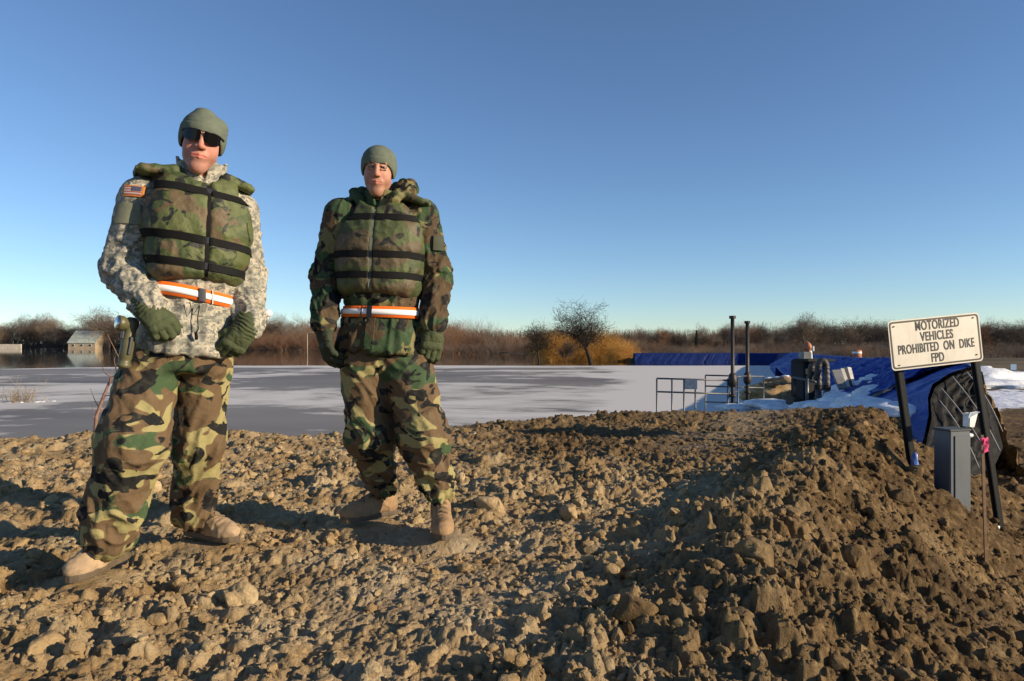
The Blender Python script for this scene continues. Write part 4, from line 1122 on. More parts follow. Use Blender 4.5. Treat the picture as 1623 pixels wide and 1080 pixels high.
    vtab = [[z, cx, cy, a + vt['ga'], bf + vt['gf'], bb + vt['gb']] for z, cx, cy, a, bf, bb in tb]
    armr = tf.loc(np.array([ra[0][0], ra[0][1]])); arml = tf.loc(np.array([la[0][0], la[0][1]]))
    def vf(P, grooves=True):
        q = tf.loc(P)
        T = np.asarray(vtab); z = q[:, 2]; g = [np.interp(z, T[:, 0], T[:, k]) for k in range(1, 6)]
        x = q[:, 0] - g[0]; y = q[:, 1] - g[1]; b = np.where(y < 0, g[3], g[4]); n = 2.7
        r = (np.abs(x / g[2]) ** n + np.abs(y / b) ** n) ** (1 / n)
        d = (r - 1) * np.minimum(g[2], b)
        ang = np.arctan2(x, -y)
        zb = VZ0 + .012 * np.cos(ang * 2)
        puff = 0
        if grooves:
            for zg in vt['straps']: puff = puff + .008 * np.exp(-((z - zg) / .015) ** 2)
            puff = puff + .013 * np.exp(-((x - vt['open'](z)) / .007) ** 2) * (y < 0)
            pass
            puff = puff - .010 * sstep(VZ0, VZ0 + .04, z)
        d = d + puff
        d = smax(d, zb - z, .035); d = smax(d, z - VZ1, .03)
        # arm holes
        for c, s_ in ((armr, -1), (arml, 1)):
            hole = sd_cone(q, c[0] + np.array([s_ * .035, 0, .02]), c[0] * .45 + c[1] * .55 + np.array([s_ * .035, 0, .02]), .132, .085)
            d = smax(d, -hole, .02)
        nk = sd_cone(q, np.array([0, -.16, 1.66]), np.array([0, -.02, vt['neck'] + .01]), .085, .058)
        d = smax(d, -nk, .015)
        return d
    def yoke(P):
        q = tf.loc(P); d = None
        for s_ in (-1, 1):
            c0, ang, hw, hd_ = vt['yoke'][0 if s_ < 0 else 1]
            R_ = roty(ang) 
            e = sd_box(q, np.asarray(c0), (hw, hd_, .018), R_, .017)
            l2 = (q - np.asarray(c0)) @ R_
            e = e + .007 * np.exp(-((np.abs(l2[:, 0]) - hw * .84) / .007) ** 2)
            d = e if d is None else np.minimum(d, e)
        return smax(d, -sd_cone(q, (0, -.10, 1.72), (0, 0, 1.53), .085, .075), .012)
    def vfull(P): return smin(vf(P), yoke(P), .016)
    def vd(V, N):
        q = tf.loc(V)
        n = pn3(q[:, 0] * 14 + q[:, 2] * 3, q[:, 1] * 10, q[:, 2] * 9, 3 + cfg['seed']); m = pn3(q[:, 0] * 30, q[:, 1] * 24, q[:, 2] * 30, 7 + cfg['seed'])
        return .006 * (.5 - 1.7 * np.abs(n)) + .0024 * (.5 - 1.8 * np.abs(m))
    c_ = tf.wld(np.array([0, 0, 1.35])); 
    vo = garment('life_vest', vfull, np.array([c_[0] - .34, c_[1] - .34, VZ0 - .05]), np.array([c_[0] + .34, c_[1] + .34, 1.70]), .0060, cfg['vmat'], me, vd, 2)
    vplain = lambda P: vf(P, True)
    for k, zg in enumerate(vt['straps']):
        if k == 2 or k == 0 and len(vt['straps']) == 3 or True:
            lim = (2.3, 2.3)
        b = band(vplain, tf, zg, -lim[0], lim[1], .030, .0022, .0022, 90, dz=(lambda ph, s=vt.get('sag', 0): s * np.sin(ph)))
        s_o = b.build('strap', M_BLACK, vo, False)
        x_ = vt['open'](np.array([zg]))[0] if isinstance(vt['open'](np.array([zg])), np.ndarray) else vt['open'](zg)
        O = tf.wld(np.array([[x_, -.45, zg]])); X = trace(lambda P: vf(P, False) + .009, O, (tf.R @ np.array([0, 1.0, 0]))[None], .006)[0]
        bb = MB(); bb.box(X, (.058, .014, .034), tf.R, .004); bb.box(X + tf.R @ np.array([-.036, .003, 0]), (.020, .012, .028), tf.R, .003); bb.box(X + tf.R @ np.array([.034, .003, 0]), (.016, .010, .030), tf.R, .003)
        bb.build('buckle', M_BLACKP, s_o, False)
    zz_ = np.linspace(VZ0 + .01, vt['neck'] - .01, 40); ox = vt['open'](zz_) * np.ones_like(zz_)
    rows = []
    for dx in (-.007, .007):
        O = tf.wld(np.stack([ox + dx, 0 * zz_ - .45, zz_], 1)); rows.append(trace(vplain, O, np.tile(tf.R @ np.array([0, 1.0, 0]), (40, 1)), .002))
    G = np.stack(rows, 1); zb_ = MB(); zb_.grid(G); zb_.grid(G[:, ::-1] + (tf.R @ np.array([0, .004, 0])))
    zb_.build('zip', M_BLACK if cfg['seed'] == 1 else M_SAGE, vo, True)
    # reflective belt over the jacket
    bz = cfg['beltz']; tof = lambda P: torso_only(P) + .006
    bl = band(tof, tf, bz, -3.14159, 3.14159, .052, .010, .004, 120, dz=cfg.get('beltdz')); bo = bl.build('reflective_belt', M_ORANGE, me, True)
    gap0, gap1 = cfg['gap']
    for a_, b_ in ((-3.1, gap0), (gap1, 3.1)):
        st = band(tof, tf, bz, a_, b_, .024, .0135, .005, 119, dz=cfg.get('beltdz')); st.build('silver_stripe', M_SILVER, bo, True)
    bk = band(tof, tf, bz, gap0 + .0, gap1 - .0, .050 if cfg['seed'] == 1 else .056, .017, .006, 8, dz=cfg.get('beltdz')); bk.build('buckle', M_BLACKP, bo, False)
    sl_ = band(tof, tf, bz, gap1 + .17 if cfg['seed'] == 1 else gap0 - .2, gap1 + .20 if cfg['seed'] == 1 else gap0 - .17, .056, .018, .003, 4, dz=cfg.get('beltdz')); sl_.build('slider', M_BLACKP, bo, False)
    return dict(me=me, tf=tf, hf=hf, jk=jk, jkf=jkf, tof=tof, headf=headf, vo=vo, root=root, tr=tr, trf=trf, bo=bo)

SK1 = skin('ruddy_skin', (.50, .235, .165), (.46, .10, .075)); SK2 = skin('tanned_skin', (.47, .235, .155), (.40, .105, .075))
# ------------------------------------------------------------------ first soldier: grey digital jacket, sunglasses
yaw1 = math.radians(29)
P1 = dict(seed=1, root=(-1.40, 2.82), yaw=yaw1, tx=-1.290, ty=2.80, roll=math.radians(2.5),
    head=W(320, 222, 2.76), hyaw=math.radians(24), hpitch=math.radians(9), hroll=math.radians(9), hs=1.06, tip=1, dent=1, front=.018, skin=SK1, eyes=False,
    torso=[[.845, -.03, .0, .170, .140, .150], [.90, -.03, 0, .175, .145, .155], [1.02, -.02, 0, .160, .130, .140], [1.10, -.01, 0, .148, .118, .125], [1.20, 0, 0, .165, .125, .13], [1.33, 0, 0, .185, .13, .135], [1.46, 0, .005, .185, .115, .13], [1.53, 0, .01, .15, .09, .11], [1.57, 0, .015, .105, .075, .09], [1.60, 0, .02, .075, .066, .075]],
    hips=[[.78, -.04, .0, .13, .11, .12], [.84, -.04, 0, .150, .12, .13], [.95, -.03, 0, .150, .12, .13], [1.0, -.03, 0, .14, .11, .12]],
    rarm=([W(223, 312, 2.74), W(198, 428, 2.74), W(236, 486, 2.60)], [.081, .083, .060]),
    larm=([W(379, 335, 2.90), W(391, 438, 2.96), W(396, 518, 2.78)], [.077, .077, .057]),
    rleg=([W(240, 572, 2.76), W(212, 700, 2.62), W(174, 846, 2.66)], [.108, .120, .102]),
    lleg=([W(326, 572, 2.88), W(314, 700, 2.90), W(307, 812, 3.06)], [.112, .094, .084]),
    crotch=.02, cufffold=.020, trmat=M_WOOD, jkmat=M_ACU, vmat=M_VEST, collar=(1.595, .070, .01), beltz=1.085, beltdz=lambda ph: -.022 * np.sin(ph), gap=(.02, .20),
    vest=dict(z0=1.135, z1=1.565, ga=.014, gf=.034, gb=.032, straps=[1.49, 1.295, 1.195], low=0, open=lambda z: .022 + 0 * z, neck=1.53, sag=-.018,
              yoke=[((-.158, .01, 1.572), math.radians(-7), .088, .090), ((.128, .01, 1.562), math.radians(18), .076, .088)]),
    label='soldier in grey digital camouflage jacket, woodland trousers, dark sunglasses and green life vest')
R1 = person(P1); me1 = R1['me']; tf1 = R1['tf']; hf1 = R1['hf']
print('person1', time.time() - T0)
# sunglasses
def lens(side):
    mb = MB(); n, m = 14, 7; G = np.zeros((n, m, 3)); G2 = np.zeros((n, m, 3))
    for i in range(n):
        u = i / (n - 1); ph = side * (.07 + u * .80)
        top = .019 + .003 * math.sin(u * 3.14) - .003 * u; bot = -.004 - .0185 * max(0, math.sin(min(1, .16 + u * .72) * 3.14)) ** .6
        for j in range(m):
            z = bot + (top - bot) * j / (m - 1)
            r1 = np.array([.081 * math.sin(ph), -.106 * math.cos(ph) + .002 - .05 * (z - .0), z + .003]); G[i, j] = r1; G2[i, j] = r1 * np.array([.97, .975, 1])
    for A in (G, G2[:, ::-1]): mb.grid(hf1.wld(A.reshape(-1, 3) * 1.075).reshape(n, m, 3))
    rim = list(G[:, -1]) ; return mb, hf1.wld(np.array(list(G[:, -1])) * 1.075), hf1.wld(np.array(list(G[:, 0])) * 1.075)
fm = MB(); rims = []
sgo = None
for s_ in (-1, 1):
    mb, top, bot = lens(s_); fm.tube(top, .0022, 6); rims.append((mb, top))
fm.tube([rims[0][1][0], hf1.wld(np.array([0, -.114, .020])), rims[1][1][0]], .0026, 6)
for s_, (mb, top) in zip((-1, 1), rims):
    fm.tube([top[-1], hf1.wld(np.array([s_ * .079, -.05, .013])), hf1.wld(np.array([s_ * .076, .0, .010]))], .003, 6)
sgo = fm.build('sunglasses', M_BLACKP, me1, True)
for mb, _ in rims: mb.build('lens', M_LENS, sgo, True)
# gloves: right hand hooked at the jacket hem, left hand resting curled on the thigh
fd = np.array([.62, -.12, -.62]); w1 = P1['rarm'][0][2]
cw = (P1['rarm'][0][1] - w1); cw = cw / np.linalg.norm(cw)
glove(me1, w1 + np.array([.0, -.015, -.01]), fd, (.40, -.88, .45), -1, M_GLOVE, None, [(.75, 1.0, .7), (.8, 1.1, .8), (.85, 1.1, .8), (.9, 1.1, .8)], thumb=(.55, .45), L=1.06, cuff=.035, foredir=cw)
w2 = P1['larm'][0][2]; cw = (P1['larm'][0][1] - w2); cw = cw / np.linalg.norm(cw)
glove(me1, w2 + np.array([0, -.03, -.005]), (-.50, -.20, -.80), (.55, -.70, -.05), 1, M_GLOVE, None, [(.65, 1.0, .7), (.7, 1.0, .7), (.75, 1.0, .7), (.8, 1.0, .7)], thumb=(.45, .4), L=1.06, cuff=.035, foredir=cw)
boot(me1, (-1.605, 2.735), (-.10, -1.0), M_BOOT, top=.17)
boot(me1, (-1.425, 3.13), (.88, -.42), M_BOOT, top=.15)
# shoulder flag, sleeve pocket, cord
ra1 = P1['rarm'][0]
D_ = np.array([.42, .90, -.10]); D_ /= np.linalg.norm(D_)
Uv = np.cross(D_, [0, 0, 1.0]); Uv /= np.linalg.norm(Uv); Vv = np.cross(Uv, D_)
def on_sleeve(u, v, w, h, off, name, mat, par, C=None, n=8):
    c = W(u, v, 2.64); m = decal(R1['jkf'], c - D_ * .06, Uv, Vv, w, h, off, D_, n); return m.build(name, mat, par, True)
fb = on_sleeve(203, 300, .062, .044, .0065, 'flag_patch', M_PATCHO, R1['jk'])
fc = W(203, 300, 2.64) - D_ * .06
for k in range(7):
    m = decal(R1['jkf'], fc + Vv * (.034 / 7) * (3 - k), Uv, Vv, .053, .034 / 7, .0078, D_, 6, .0018); m.build('stripe', M_RED if k % 2 == 0 else M_WHITE, fb, True)
m = decal(R1['jkf'], fc + Vv * .0083 + Uv * .0145, Uv, Vv, .024, .0175, .0098, D_, 6, .0018); m.build('canton', M_NAVY, fb, True)
m = decal(R1['jkf'], W(193, 336, 2.64) - D_ * .06, Uv, Vv, .085, .080, .006, D_, 8); m.build('sleeve_patch', M_SAGE, R1['jk'], True)
c0 = tf1.wld(np.array([.005, -.150, 1.04])); cb = MB()
cb.tube([c0, tf1.wld(np.array([.0, -.158, .99])), tf1.wld(np.array([.004, -.160, .945])), tf1.wld(np.array([-.004, -.158, .93]))], .0022, 5); cb.tube([tf1.wld(np.array([-.004, -.160, .935])), tf1.wld(np.array([.0, -.162, .905]))], .006, 6)
cb.tube([c0, tf1.wld(np.array([-.018, -.158, 1.0])), tf1.wld(np.array([-.03, -.155, 1.05]))], .002, 5)
cb.build('drawcord', M_BLACK, R1['jk'], True)['kind'] = 'stuff'
# ------------------------------------------------------------------ second soldier: woodland all over, hood
yaw2 = math.radians(-5)
P2 = dict(seed=2, root=(-.58, 3.30), yaw=yaw2, tx=-.630, ty=3.27, roll=math.radians(1.5),
    head=W(600, 267, 3.22), hyaw=math.radians(6), hpitch=math.radians(10), hroll=math.radians(4), hs=1.0, front=.013, skin=SK2,
    torso=[[.850, .01, .0, .205, .172, .172], [.92, .01, 0, .200, .160, .165], [1.02, .01, 0, .178, .135, .145], [1.07, .01, 0, .168, .125, .135], [1.18, 0, 0, .175, .13, .135], [1.33, 0, 0, .190, .13, .135], [1.45, 0, .005, .19, .115, .13], [1.52, 0, .01, .16, .09, .11], [1.56, 0, .015, .11, .08, .095], [1.59, 0, .02, .08, .07, .08]],
    hips=[[.78, .01, .0, .14, .11, .12], [.85, .01, 0, .158, .125, .135], [.95, .01, 0, .155, .12, .13], [1.0, .01, 0, .14, .11, .12]],
    rarm=([W(541, 342, 3.24), W(519, 440, 3.27), W(514, 512, 3.17)], [.083, .074, .058]),
    larm=([W(668, 342, 3.30), W(692, 440, 3.33), W(687, 512, 3.22)], [.083, .074, .060]),
    rleg=([W(580, 575, 3.26), W(587, 690, 3.28), W(607, 768, 3.44)], [.118, .108, .068]),
    lleg=([W(644, 575, 3.28), W(672, 690, 3.20), W(697, 778, 3.26)], [.124, .112, .072]),
    crotch=.03, cufffold=.026, trmat=M_WOOD, jkmat=M_WOOD2, vmat=M_VEST2, collar=(1.580, .074, .01), beltz=1.038, beltdz=None, gap=(-.12, .04),
    vest=dict(z0=1.115, z1=1.555, ga=.014, gf=.034, gb=.032, straps=[1.475, 1.300, 1.205], low=0, open=lambda z: .0 + 0 * z, neck=1.52, sag=0.0,
              yoke=[((-.145, .01, 1.568), math.radians(-16), .082, .08), ((.150, .01, 1.578), math.radians(14), .088, .08)]),
    label='soldier in woodland camouflage jacket with folded hood, bare-eyed, olive vest and orange belt')
R2 = person(P2); me2 = R2['me']; tf2 = R2['tf']
tag(me2, 'soldier in woodland camouflage jacket with hood down, sage beanie, no sunglasses, orange reflective belt')
print('person2', time.time() - T0)
zz_ = np.linspace(.865, 1.01, 16); rows = []
for dx, o_ in ((-.020, .0), (-.020, .014), (.020, .014), (.020, .0)):
    O = tf2.wld(np.stack([0 * zz_ + dx + .005, 0 * zz_ - .45, zz_], 1)); rows.append(trace(R2['tof'], O, np.tile(tf2.R @ np.array([0, 1.0, 0]), (16, 1)), o_ + .008))
mb = MB(); mb.grid(np.stack(rows, 1)[:, ::-1]); mb.build('placket', M_WOOD2, R2['jk'], False)
# hood round the neck
hp = [(-.085, -.075, 1.555), (-.115, -.02, 1.595), (-.105, .06, 1.61), (-.04, .115, 1.62), (.045, .115, 1.635), (.105, .06, 1.645), (.118, -.02, 1.625), (.078, -.085, 1.56)]
hp = [tf2.wld(np.array(p)) for p in hp]; hr = [.022, .036, .042, .046, .048, .048, .042, .024]
def hoodf(P): return smax(sd_chain(P, hp, hr, .02), -sd_cone(P, tf2.wld(np.array([0, -.02, 1.48])), tf2.wld(np.array([0, -.03, 1.72])), .060, .082), .012)
hd2 = lambda V, N: .010 * (.5 - 1.8 * np.abs(pn3(V[:, 0] * 17, V[:, 1] * 17, V[:, 2] * 22, 5))) + .005 * (.5 - 1.8 * np.abs(pn3(V[:, 0] * 34, V[:, 1] * 30, V[:, 2] * 36, 6)))
hpa = np.array(hp); garment('hood', hoodf, hpa.min(0) - .08, hpa.max(0) + .08, .0055, M_WOOD2, R2['jk'], hd2, 1)
w1 = P2['rarm'][0][2]; cw = (P2['rarm'][0][1] - w1); cw /= np.linalg.norm(cw)
glove(me2, w1 + np.array([0, 0, -.015]), (.10, -.08, -1), (-.80, -.55, 0), 1, M_GLOVED, None, [(.25, .45, .35), (.3, .5, .4), (.35, .55, .4), (.4, .6, .4)], thumb=(.45, .35), L=1.14, cuff=.05, foredir=cw)
w2 = P2['larm'][0][2]; cw = (P2['larm'][0][1] - w2); cw /= np.linalg.norm(cw)
glove(me2, w2 + np.array([0, 0, -.015]), (-.08, -.12, -1), (.50, -.85, 0), -1, M_GLOVE, None, [(.35, .7, .5), (.35, .75, .55), (.4, .8, .55), (.45, .8, .5)], thumb=(.5, .4), L=1.14, cuff=.05, foredir=cw)
boot(me2, (-.660, 3.50), (-.78, -.62), M_BOOTB, top=.26)
boot(me2, (-.340, 3.27), (.16, -1.0), M_BOOTB, top=.24)
# breast tab and sleeve patch of the second soldier
D2 = np.array([-.75, .66, 0]); U2 = np.cross(D2, [0, 0, 1.0]); U2 /= np.linalg.norm(U2); V2_ = np.cross(U2, D2)
m = decal(R2['jkf'], W(700, 385, 3.24) - D2 * .06, U2, V2_, .06, .07, .006, D2, 8); m.build('sleeve_patch', simple('subdued_patch', (.05, .055, .035), .9), R2['jk'], True)

# ------------------------------------------------------------------ angle-head flashlight hung at the first soldier's hip
base = W(196, 582, 2.57); topp = W(207, 520, 2.585)
fl = empty('flashlight', tuple(base), 'olive plastic angle-head flashlight hanging at the hip of the soldier in sunglasses', 'flashlight')
axv = (topp - base); axv /= np.linalg.norm(axv)
fbm_ = MB(); L_ = np.linalg.norm(topp - base)
prof = [(-.004, .016), (0, .024), (.012, .025), (.016, .021), (.03, .021), (.033, .023), (.10, .023), (.103, .021), (L_ - .01, .021), (L_ + .012, .026), (L_ + .03, .025), (L_ + .04, .012)]
fbm_.tube([base + axv * z for z, _ in prof], [r for _, r in prof], 20); fbm_.build('body', M_OLIVE, fl, True)
fwd = np.array([-.62, -.78, .05]); fwd -= axv * (fwd @ axv); fwd /= np.linalg.norm(fwd); hc = topp + axv * .012
hb = MB(); hb.tube([hc, hc + fwd * .022, hc + fwd * .030, hc + fwd * .046, hc + fwd * .050], [.022, .023, .028, .029, .026], 20); hb.build('lamp_head', M_OLIVE, fl, True)
gb_ = MB(); gb_.tube([hc + fwd * .044, hc + fwd * .051], [.024, .022], 20); gb_.build('lens', M_GLASS, fl, True)
kb = MB(); sd_ = np.cross(axv, fwd); kb.box(base + axv * L_ * .55 + sd_ * .026, (.012, .006, .07), np.stack([fwd, sd_, axv], 1), .002); kb.box(base + axv * L_ * .8 + fwd * .024, (.008, .014, .03), np.stack([fwd, sd_, axv], 1), .002); kb.build('clip', M_BLACKP, fl)
print('people', time.time() - T0)
# ------------------------------------------------------------------ the sign on its two posts
M_SIGN = None
t = NT('sign_face'); n = t.noise(t.tc.outputs['Object'], 7, 5, .6)
st = t.noise(t.mapping((14, 14, 2.2)), 1.0, 4, .6)
c = t.ramp(n, [(.3, (.60, .55, .45)), (.7, (.70, .65, .56))]); c = t.mix(t.math('MULTIPLY', t.math('SUBTRACT', st, .56, True), 2.0, True), c, (.42, .33, .22)); t.col(c); t.rough(.45); M_SIGN = t.m
M_POST = simple('black_post', (.007, .007, .008), .6, var=.3, bump=.2); M_BACK = simple('sign_back', (.38, .37, .35), .4, metal=.6); M_INK = simple('sign_black', (.014, .013, .012), .6, var=.1); M_RUST = simple('rusty_bolt', (.16, .075, .03), .7)
sgc = [W(1407, 511, 5.95), W(1548, 494, 6.12), W(1561, 573, 6.12), W(1413, 587, 5.95)]        # tl tr br bl
ux = (sgc[1] - sgc[0]); wS = (np.linalg.norm(ux) + np.linalg.norm(sgc[2] - sgc[3])) / 2; ux = ux / np.linalg.norm(ux)
ux2 = (sgc[2] - sgc[3]); ux2 /= np.linalg.norm(ux2); ux = ux + ux2; ux /= np.linalg.norm(ux)
uz = (sgc[0] - sgc[3]) + (sgc[1] - sgc[2]); hS = np.linalg.norm(uz) / 2; uz = uz - ux * (uz @ ux); uz /= np.linalg.norm(uz)
un = np.cross(ux, uz)                                                                          # out of the face is -un if it points away
if un[1] > 0: un = -un
cS = sum(sgc) / 4
RS = np.stack([ux, -un, uz], 1)
zl_ = ground_z(W(1452, 750, 6.0)[0], 6.0); zr_ = ground_z(W(1587, 815, 6.15)[0], 6.15)
sign = empty('road_sign', (W(1520, 780, 6.1)[0], 6.1, -.45), 'white rectangular sign with black lettering on two leaning black posts at the dike edge', 'sign')
def plate(w, h, r, y, n=6):
    pts = []
    for cx, cz, a0 in ((w / 2 - r, h / 2 - r, 0), (-w / 2 + r, h / 2 - r, 90), (-w / 2 + r, -h / 2 + r, 180), (w / 2 - r, -h / 2 + r, 270)):
        for k in range(n + 1):
            a = math.radians(a0 + 90 * k / n); pts.append([cx + r * math.cos(a), y, cz + r * math.sin(a)])
    return np.array(pts)
def slab(w, h, r, y0, y1):
    A = plate(w, h, r, y0); B = plate(w, h, r, y1); n = len(A); mb = MB()
    V = np.concatenate([A, B, [[0, y0, 0], [0, y1, 0]]])
    F_ = [[2 * n, (i + 1) % n, i] for i in range(n)] + [[2 * n + 1, n + i, n + (i + 1) % n] for i in range(n)]
    mb.add(V @ RS.T + cS, [[[i, (i + 1) % n, n + (i + 1) % n, n + i] for i in range(n)], F_]); return mb
face = slab(wS, hS, .035, -.003, .0).build('panel', M_SIGN, sign)
A = plate(wS - .022, hS - .022, .03, -.0045); B = plate(wS - .052, hS - .052, .020, -.0045); n_ = len(A)
mb = MB(); mb.add(np.concatenate([A, B]) @ RS.T + cS, [[[i, (i + 1) % n_, n_ + (i + 1) % n_, n_ + i] for i in range(n_)]]); mb.build('border', M_INK, face)
def text_mesh(txt, size, xs, x, z, name, par, mat, R=RS, c=cS, y=-.0048, thick=.0, align='CENTER', bold=.0):
    cu = bpy.data.curves.new('txt', 'FONT'); cu.body = txt; cu.size = size; cu.align_x = align; cu.align_y = 'CENTER'; cu.offset = bold; cu.extrude = .0006; cu.space_character = 1.08
    to = bpy.data.objects.new('txt', cu); COL.objects.link(to); bpy.context.view_layer.update()
    me = bpy.data.meshes.new_from_object(to.evaluated_get(bpy.context.evaluated_depsgraph_get())); bpy.data.objects.remove(to)
    V = np.array([v.co[:] for v in me.vertices]); Fs = [list(p.vertices) for p in me.polygons]
    L_ = np.stack([V[:, 0] * xs + x, y - V[:, 2], V[:, 1] + z], 1) @ R.T + c
    T = [[f[0], f[i], f[i + 1]] for f in Fs for i in range(1, len(f) - 1)]
    bpy.data.meshes.remove(me); return mk(name, L_, [T], mat, par, False, origin=ROOT[par.name])
s_ = hS / 4.35
for txt, k, dx, wd in (('MOTORIZED', 0, .03, .50), ('VEHICLES', 1, .015, .43), ('PROHIBITED  ON  DIKE', 2, .0, .86), ('FPD', 3, .0, .16)):
    text_mesh(txt, s_ * 1.12, .66 if k != 2 else .62, dx * wS, hS * (.335 - .222 * k), 'lettering', face, M_INK, bold=.0022)
for px_, pz_ in ((-.44, .38), (.43, .40), (-.42, -.40), (.43, -.36)):
    mb = MB(); c0 = cS + ux * wS * px_ + uz * hS * pz_; mb.tube([c0 + RS[:, 1] * -.010, c0 + RS[:, 1] * .002], .0065, 8); mb.build('bolt', M_RUST, face)
for (ut, vt, Yt), (ub, vb, Yb) in (((1421, 518, 5.99), (1454, 755, 6.03)), ((1543, 505, 6.15), (1589, 822, 6.17))):
    a = W(ut, vt, Yt) + RS[:, 1] * .030; b = W(ub, vb, Yb) + RS[:, 1] * .03
    b = b + (b - a) / np.linalg.norm(b - a) * .5
    d_ = (a - b); Lp = np.linalg.norm(d_); d_ /= Lp; sx_ = np.cross([0, 1.0, 0], d_); sx_ /= np.linalg.norm(sx_); sy_ = np.cross(d_, sx_); Rp = np.stack([sx_, sy_, d_], 1); m_ = (a + b) / 2
    mb = MB(); mb.box(m_ , (.030, .004, Lp), Rp)
    for s2 in (-1, 1):
        mb.box(m_ + Rp @ np.array([s2 * .0185, .012, 0]), (.004, .026, Lp), Rp); mb.box(m_ + Rp @ np.array([s2 * .030, .027, 0]), (.024, .004, Lp), Rp)
    po = mb.build('post', M_POST, sign)
# ------------------------------------------------------------------ grey pedestal
M_PED = simple('pedestal_grey', (.085, .10, .115), .5, var=.12, scale=5, bump=.05); M_PEDD = simple('pedestal_cap', (.05, .055, .06), .6)
bz_ = W(1515, 785, 5.45); ztop = W(1505, 682, 5.45)[2]
ped = empty('utility_pedestal', (W(1505, 785, 5.5)[0], 5.5, bz_[2]), 'plain blue-grey metal utility pedestal standing in the dirt between the sign posts', 'utility box')
Rz = rotz(math.radians(14)); cx_ = W(1508, 700, 5.5)[0]; zc_ = (ztop + bz_[2] - .45) / 2; hh_ = ztop - bz_[2] + .45
MB().box((cx_, 5.5, zc_), (.20, .16, hh_), Rz, .008).build('housing', M_PED, ped)
MB().box((cx_, 5.5, ztop + .004), (.212, .172, .016), Rz, .004).build('cap', M_PEDD, ped)
MB().box(np.array([cx_, 5.5, zc_ + .02]) + Rz @ np.array([.015, -.083, 0]), (.155, .010, hh_ - .12), Rz, .004).build('door', M_PED, ped)
# ------------------------------------------------------------------ survey stake with pink ribbon
M_LATH = simple('weathered_lath', (.21, .13, .075), .85, var=.3, scale=18, bump=.3, bscale=90); M_PINK = simple('pink_ribbon', (.85, .07, .22), .55, var=.08)
sb_ = W(1561, 866, 4.55); stp = W(1556, 692, 4.52)
stk = empty('survey_stake', (sb_[0], sb_[1], sb_[2]), 'thin wooden survey stake with a bright pink ribbon standing before the right sign post', 'stake')
d_ = stp - sb_; Lp = np.linalg.norm(d_); d_ /= Lp; sx_ = np.cross([0, 1.0, 0], d_); sx_ /= np.linalg.norm(sx_); Rp = np.stack([sx_, np.cross(d_, sx_), d_], 1)
MB().box((sb_ + stp) / 2 - d_ * .14, (.020, .010, Lp + .30), Rp, .001).build('lath', M_LATH, stk)
G = np.zeros((7, 4, 3)); c0 = stp + d_ * -.012
for i in range(7):
    for j in range(4):
        G[i, j] = c0 + Rp @ np.array([.004 + j * .011 + .002 * math.sin(i * 2.1), -.008 - .005 * math.sin(i * 1.3 + j * 1.5), -.016 * i + .003 * j])
mb = MB(); mb.grid(G); mb.grid(G[:, ::-1] + np.array([0, .0015, 0])); mb.box(c0 - d_ * .008, (.026, .016, .022), Rp, .002); mb.build('ribbon', M_PINK, stk, True)
# sapling behind the first soldier
M_SAP = simple('sapling_bark', (.23, .13, .095), .8, var=.35, scale=30); 
sp = empty('sapling', (W(151, 697, 6.6)[0], 6.6, -.1), 'thin leaning bare sapling behind the legs of the soldier in sunglasses', 'sapling')
mb = MB(); pts = [W(150, 712, 6.6), W(153, 660, 6.6), W(163, 632, 6.6), W(176, 600, 6.6), W(200, 585, 6.62), W(206, 555, 6.62)]; mb.tube(pts, [.020, .017, .015, .012, .009, .006], 7); mb.build('trunk', M_SAP, sp, True)
mb = MB()
for a, b in (((160, 650), (143, 615)), ((152, 672), (146, 640)), ((172, 612), (178, 585)), ((185, 590), (181, 566)), ((196, 588), (170, 530)), ((204, 566), (197, 540)), ((165, 628), (190, 622)), ((156, 655), (172, 640)), ((180, 600), (160, 578))):
    A_1 = W(*a, 6.6); B_1 = W(*b, 6.6 + random.uniform(-.15, .15)); M_1 = (A_1 + B_1) / 2 + np.random.RandomState(a[0]).normal(0, .02, 3)
    mb.tube([A_1, M_1, B_1], [.006, .004, .002], 5)
mb.build('crown', M_SAP, sp, True)
# shrub frozen in the ice
R = np.random.RandomState(11); sg = Seg(); Yb = 27.6; xb = W(32, 640, Yb)[0]
for k in range(46):
    a_ = R.rand() * 6.28; grow(sg, sg, np.array([xb + R.normal(0, .28), Yb + R.normal(0, .2), WATER]), np.array([.5 * math.cos(a_), .5 * math.sin(a_), 1.]), R.uniform(.35, 1.15) * (1.1 if k < 6 else .6), .010, 3, 4, R, .45, .02, [2, 2, 2, 2], .2)
V, Qs = sg.mesh(3); e = empty('bare_shrub', (xb, Yb, WATER), 'small pale bare shrub frozen into the ice near the left edge of the river', 'shrub'); mk('stems', V, [Qs], simple('straw_stems', (.30, .24, .17), .9), e, False, origin=(xb, Yb, WATER))['kind'] = 'stuff'
mb = MB()
for k in range(26):
    c0 = np.array([xb + R.normal(0, .6), Yb + R.normal(0, .35), WATER + .03]); V, Fc = clod_shape(1, k); mb.add(V * np.array([.16, .09, .05]) + c0, [Fc])
o = mb.build('ice_crust', simple('crust_snow', (.6, .6, .62), .8), ice, True); o['kind'] = 'stuff'

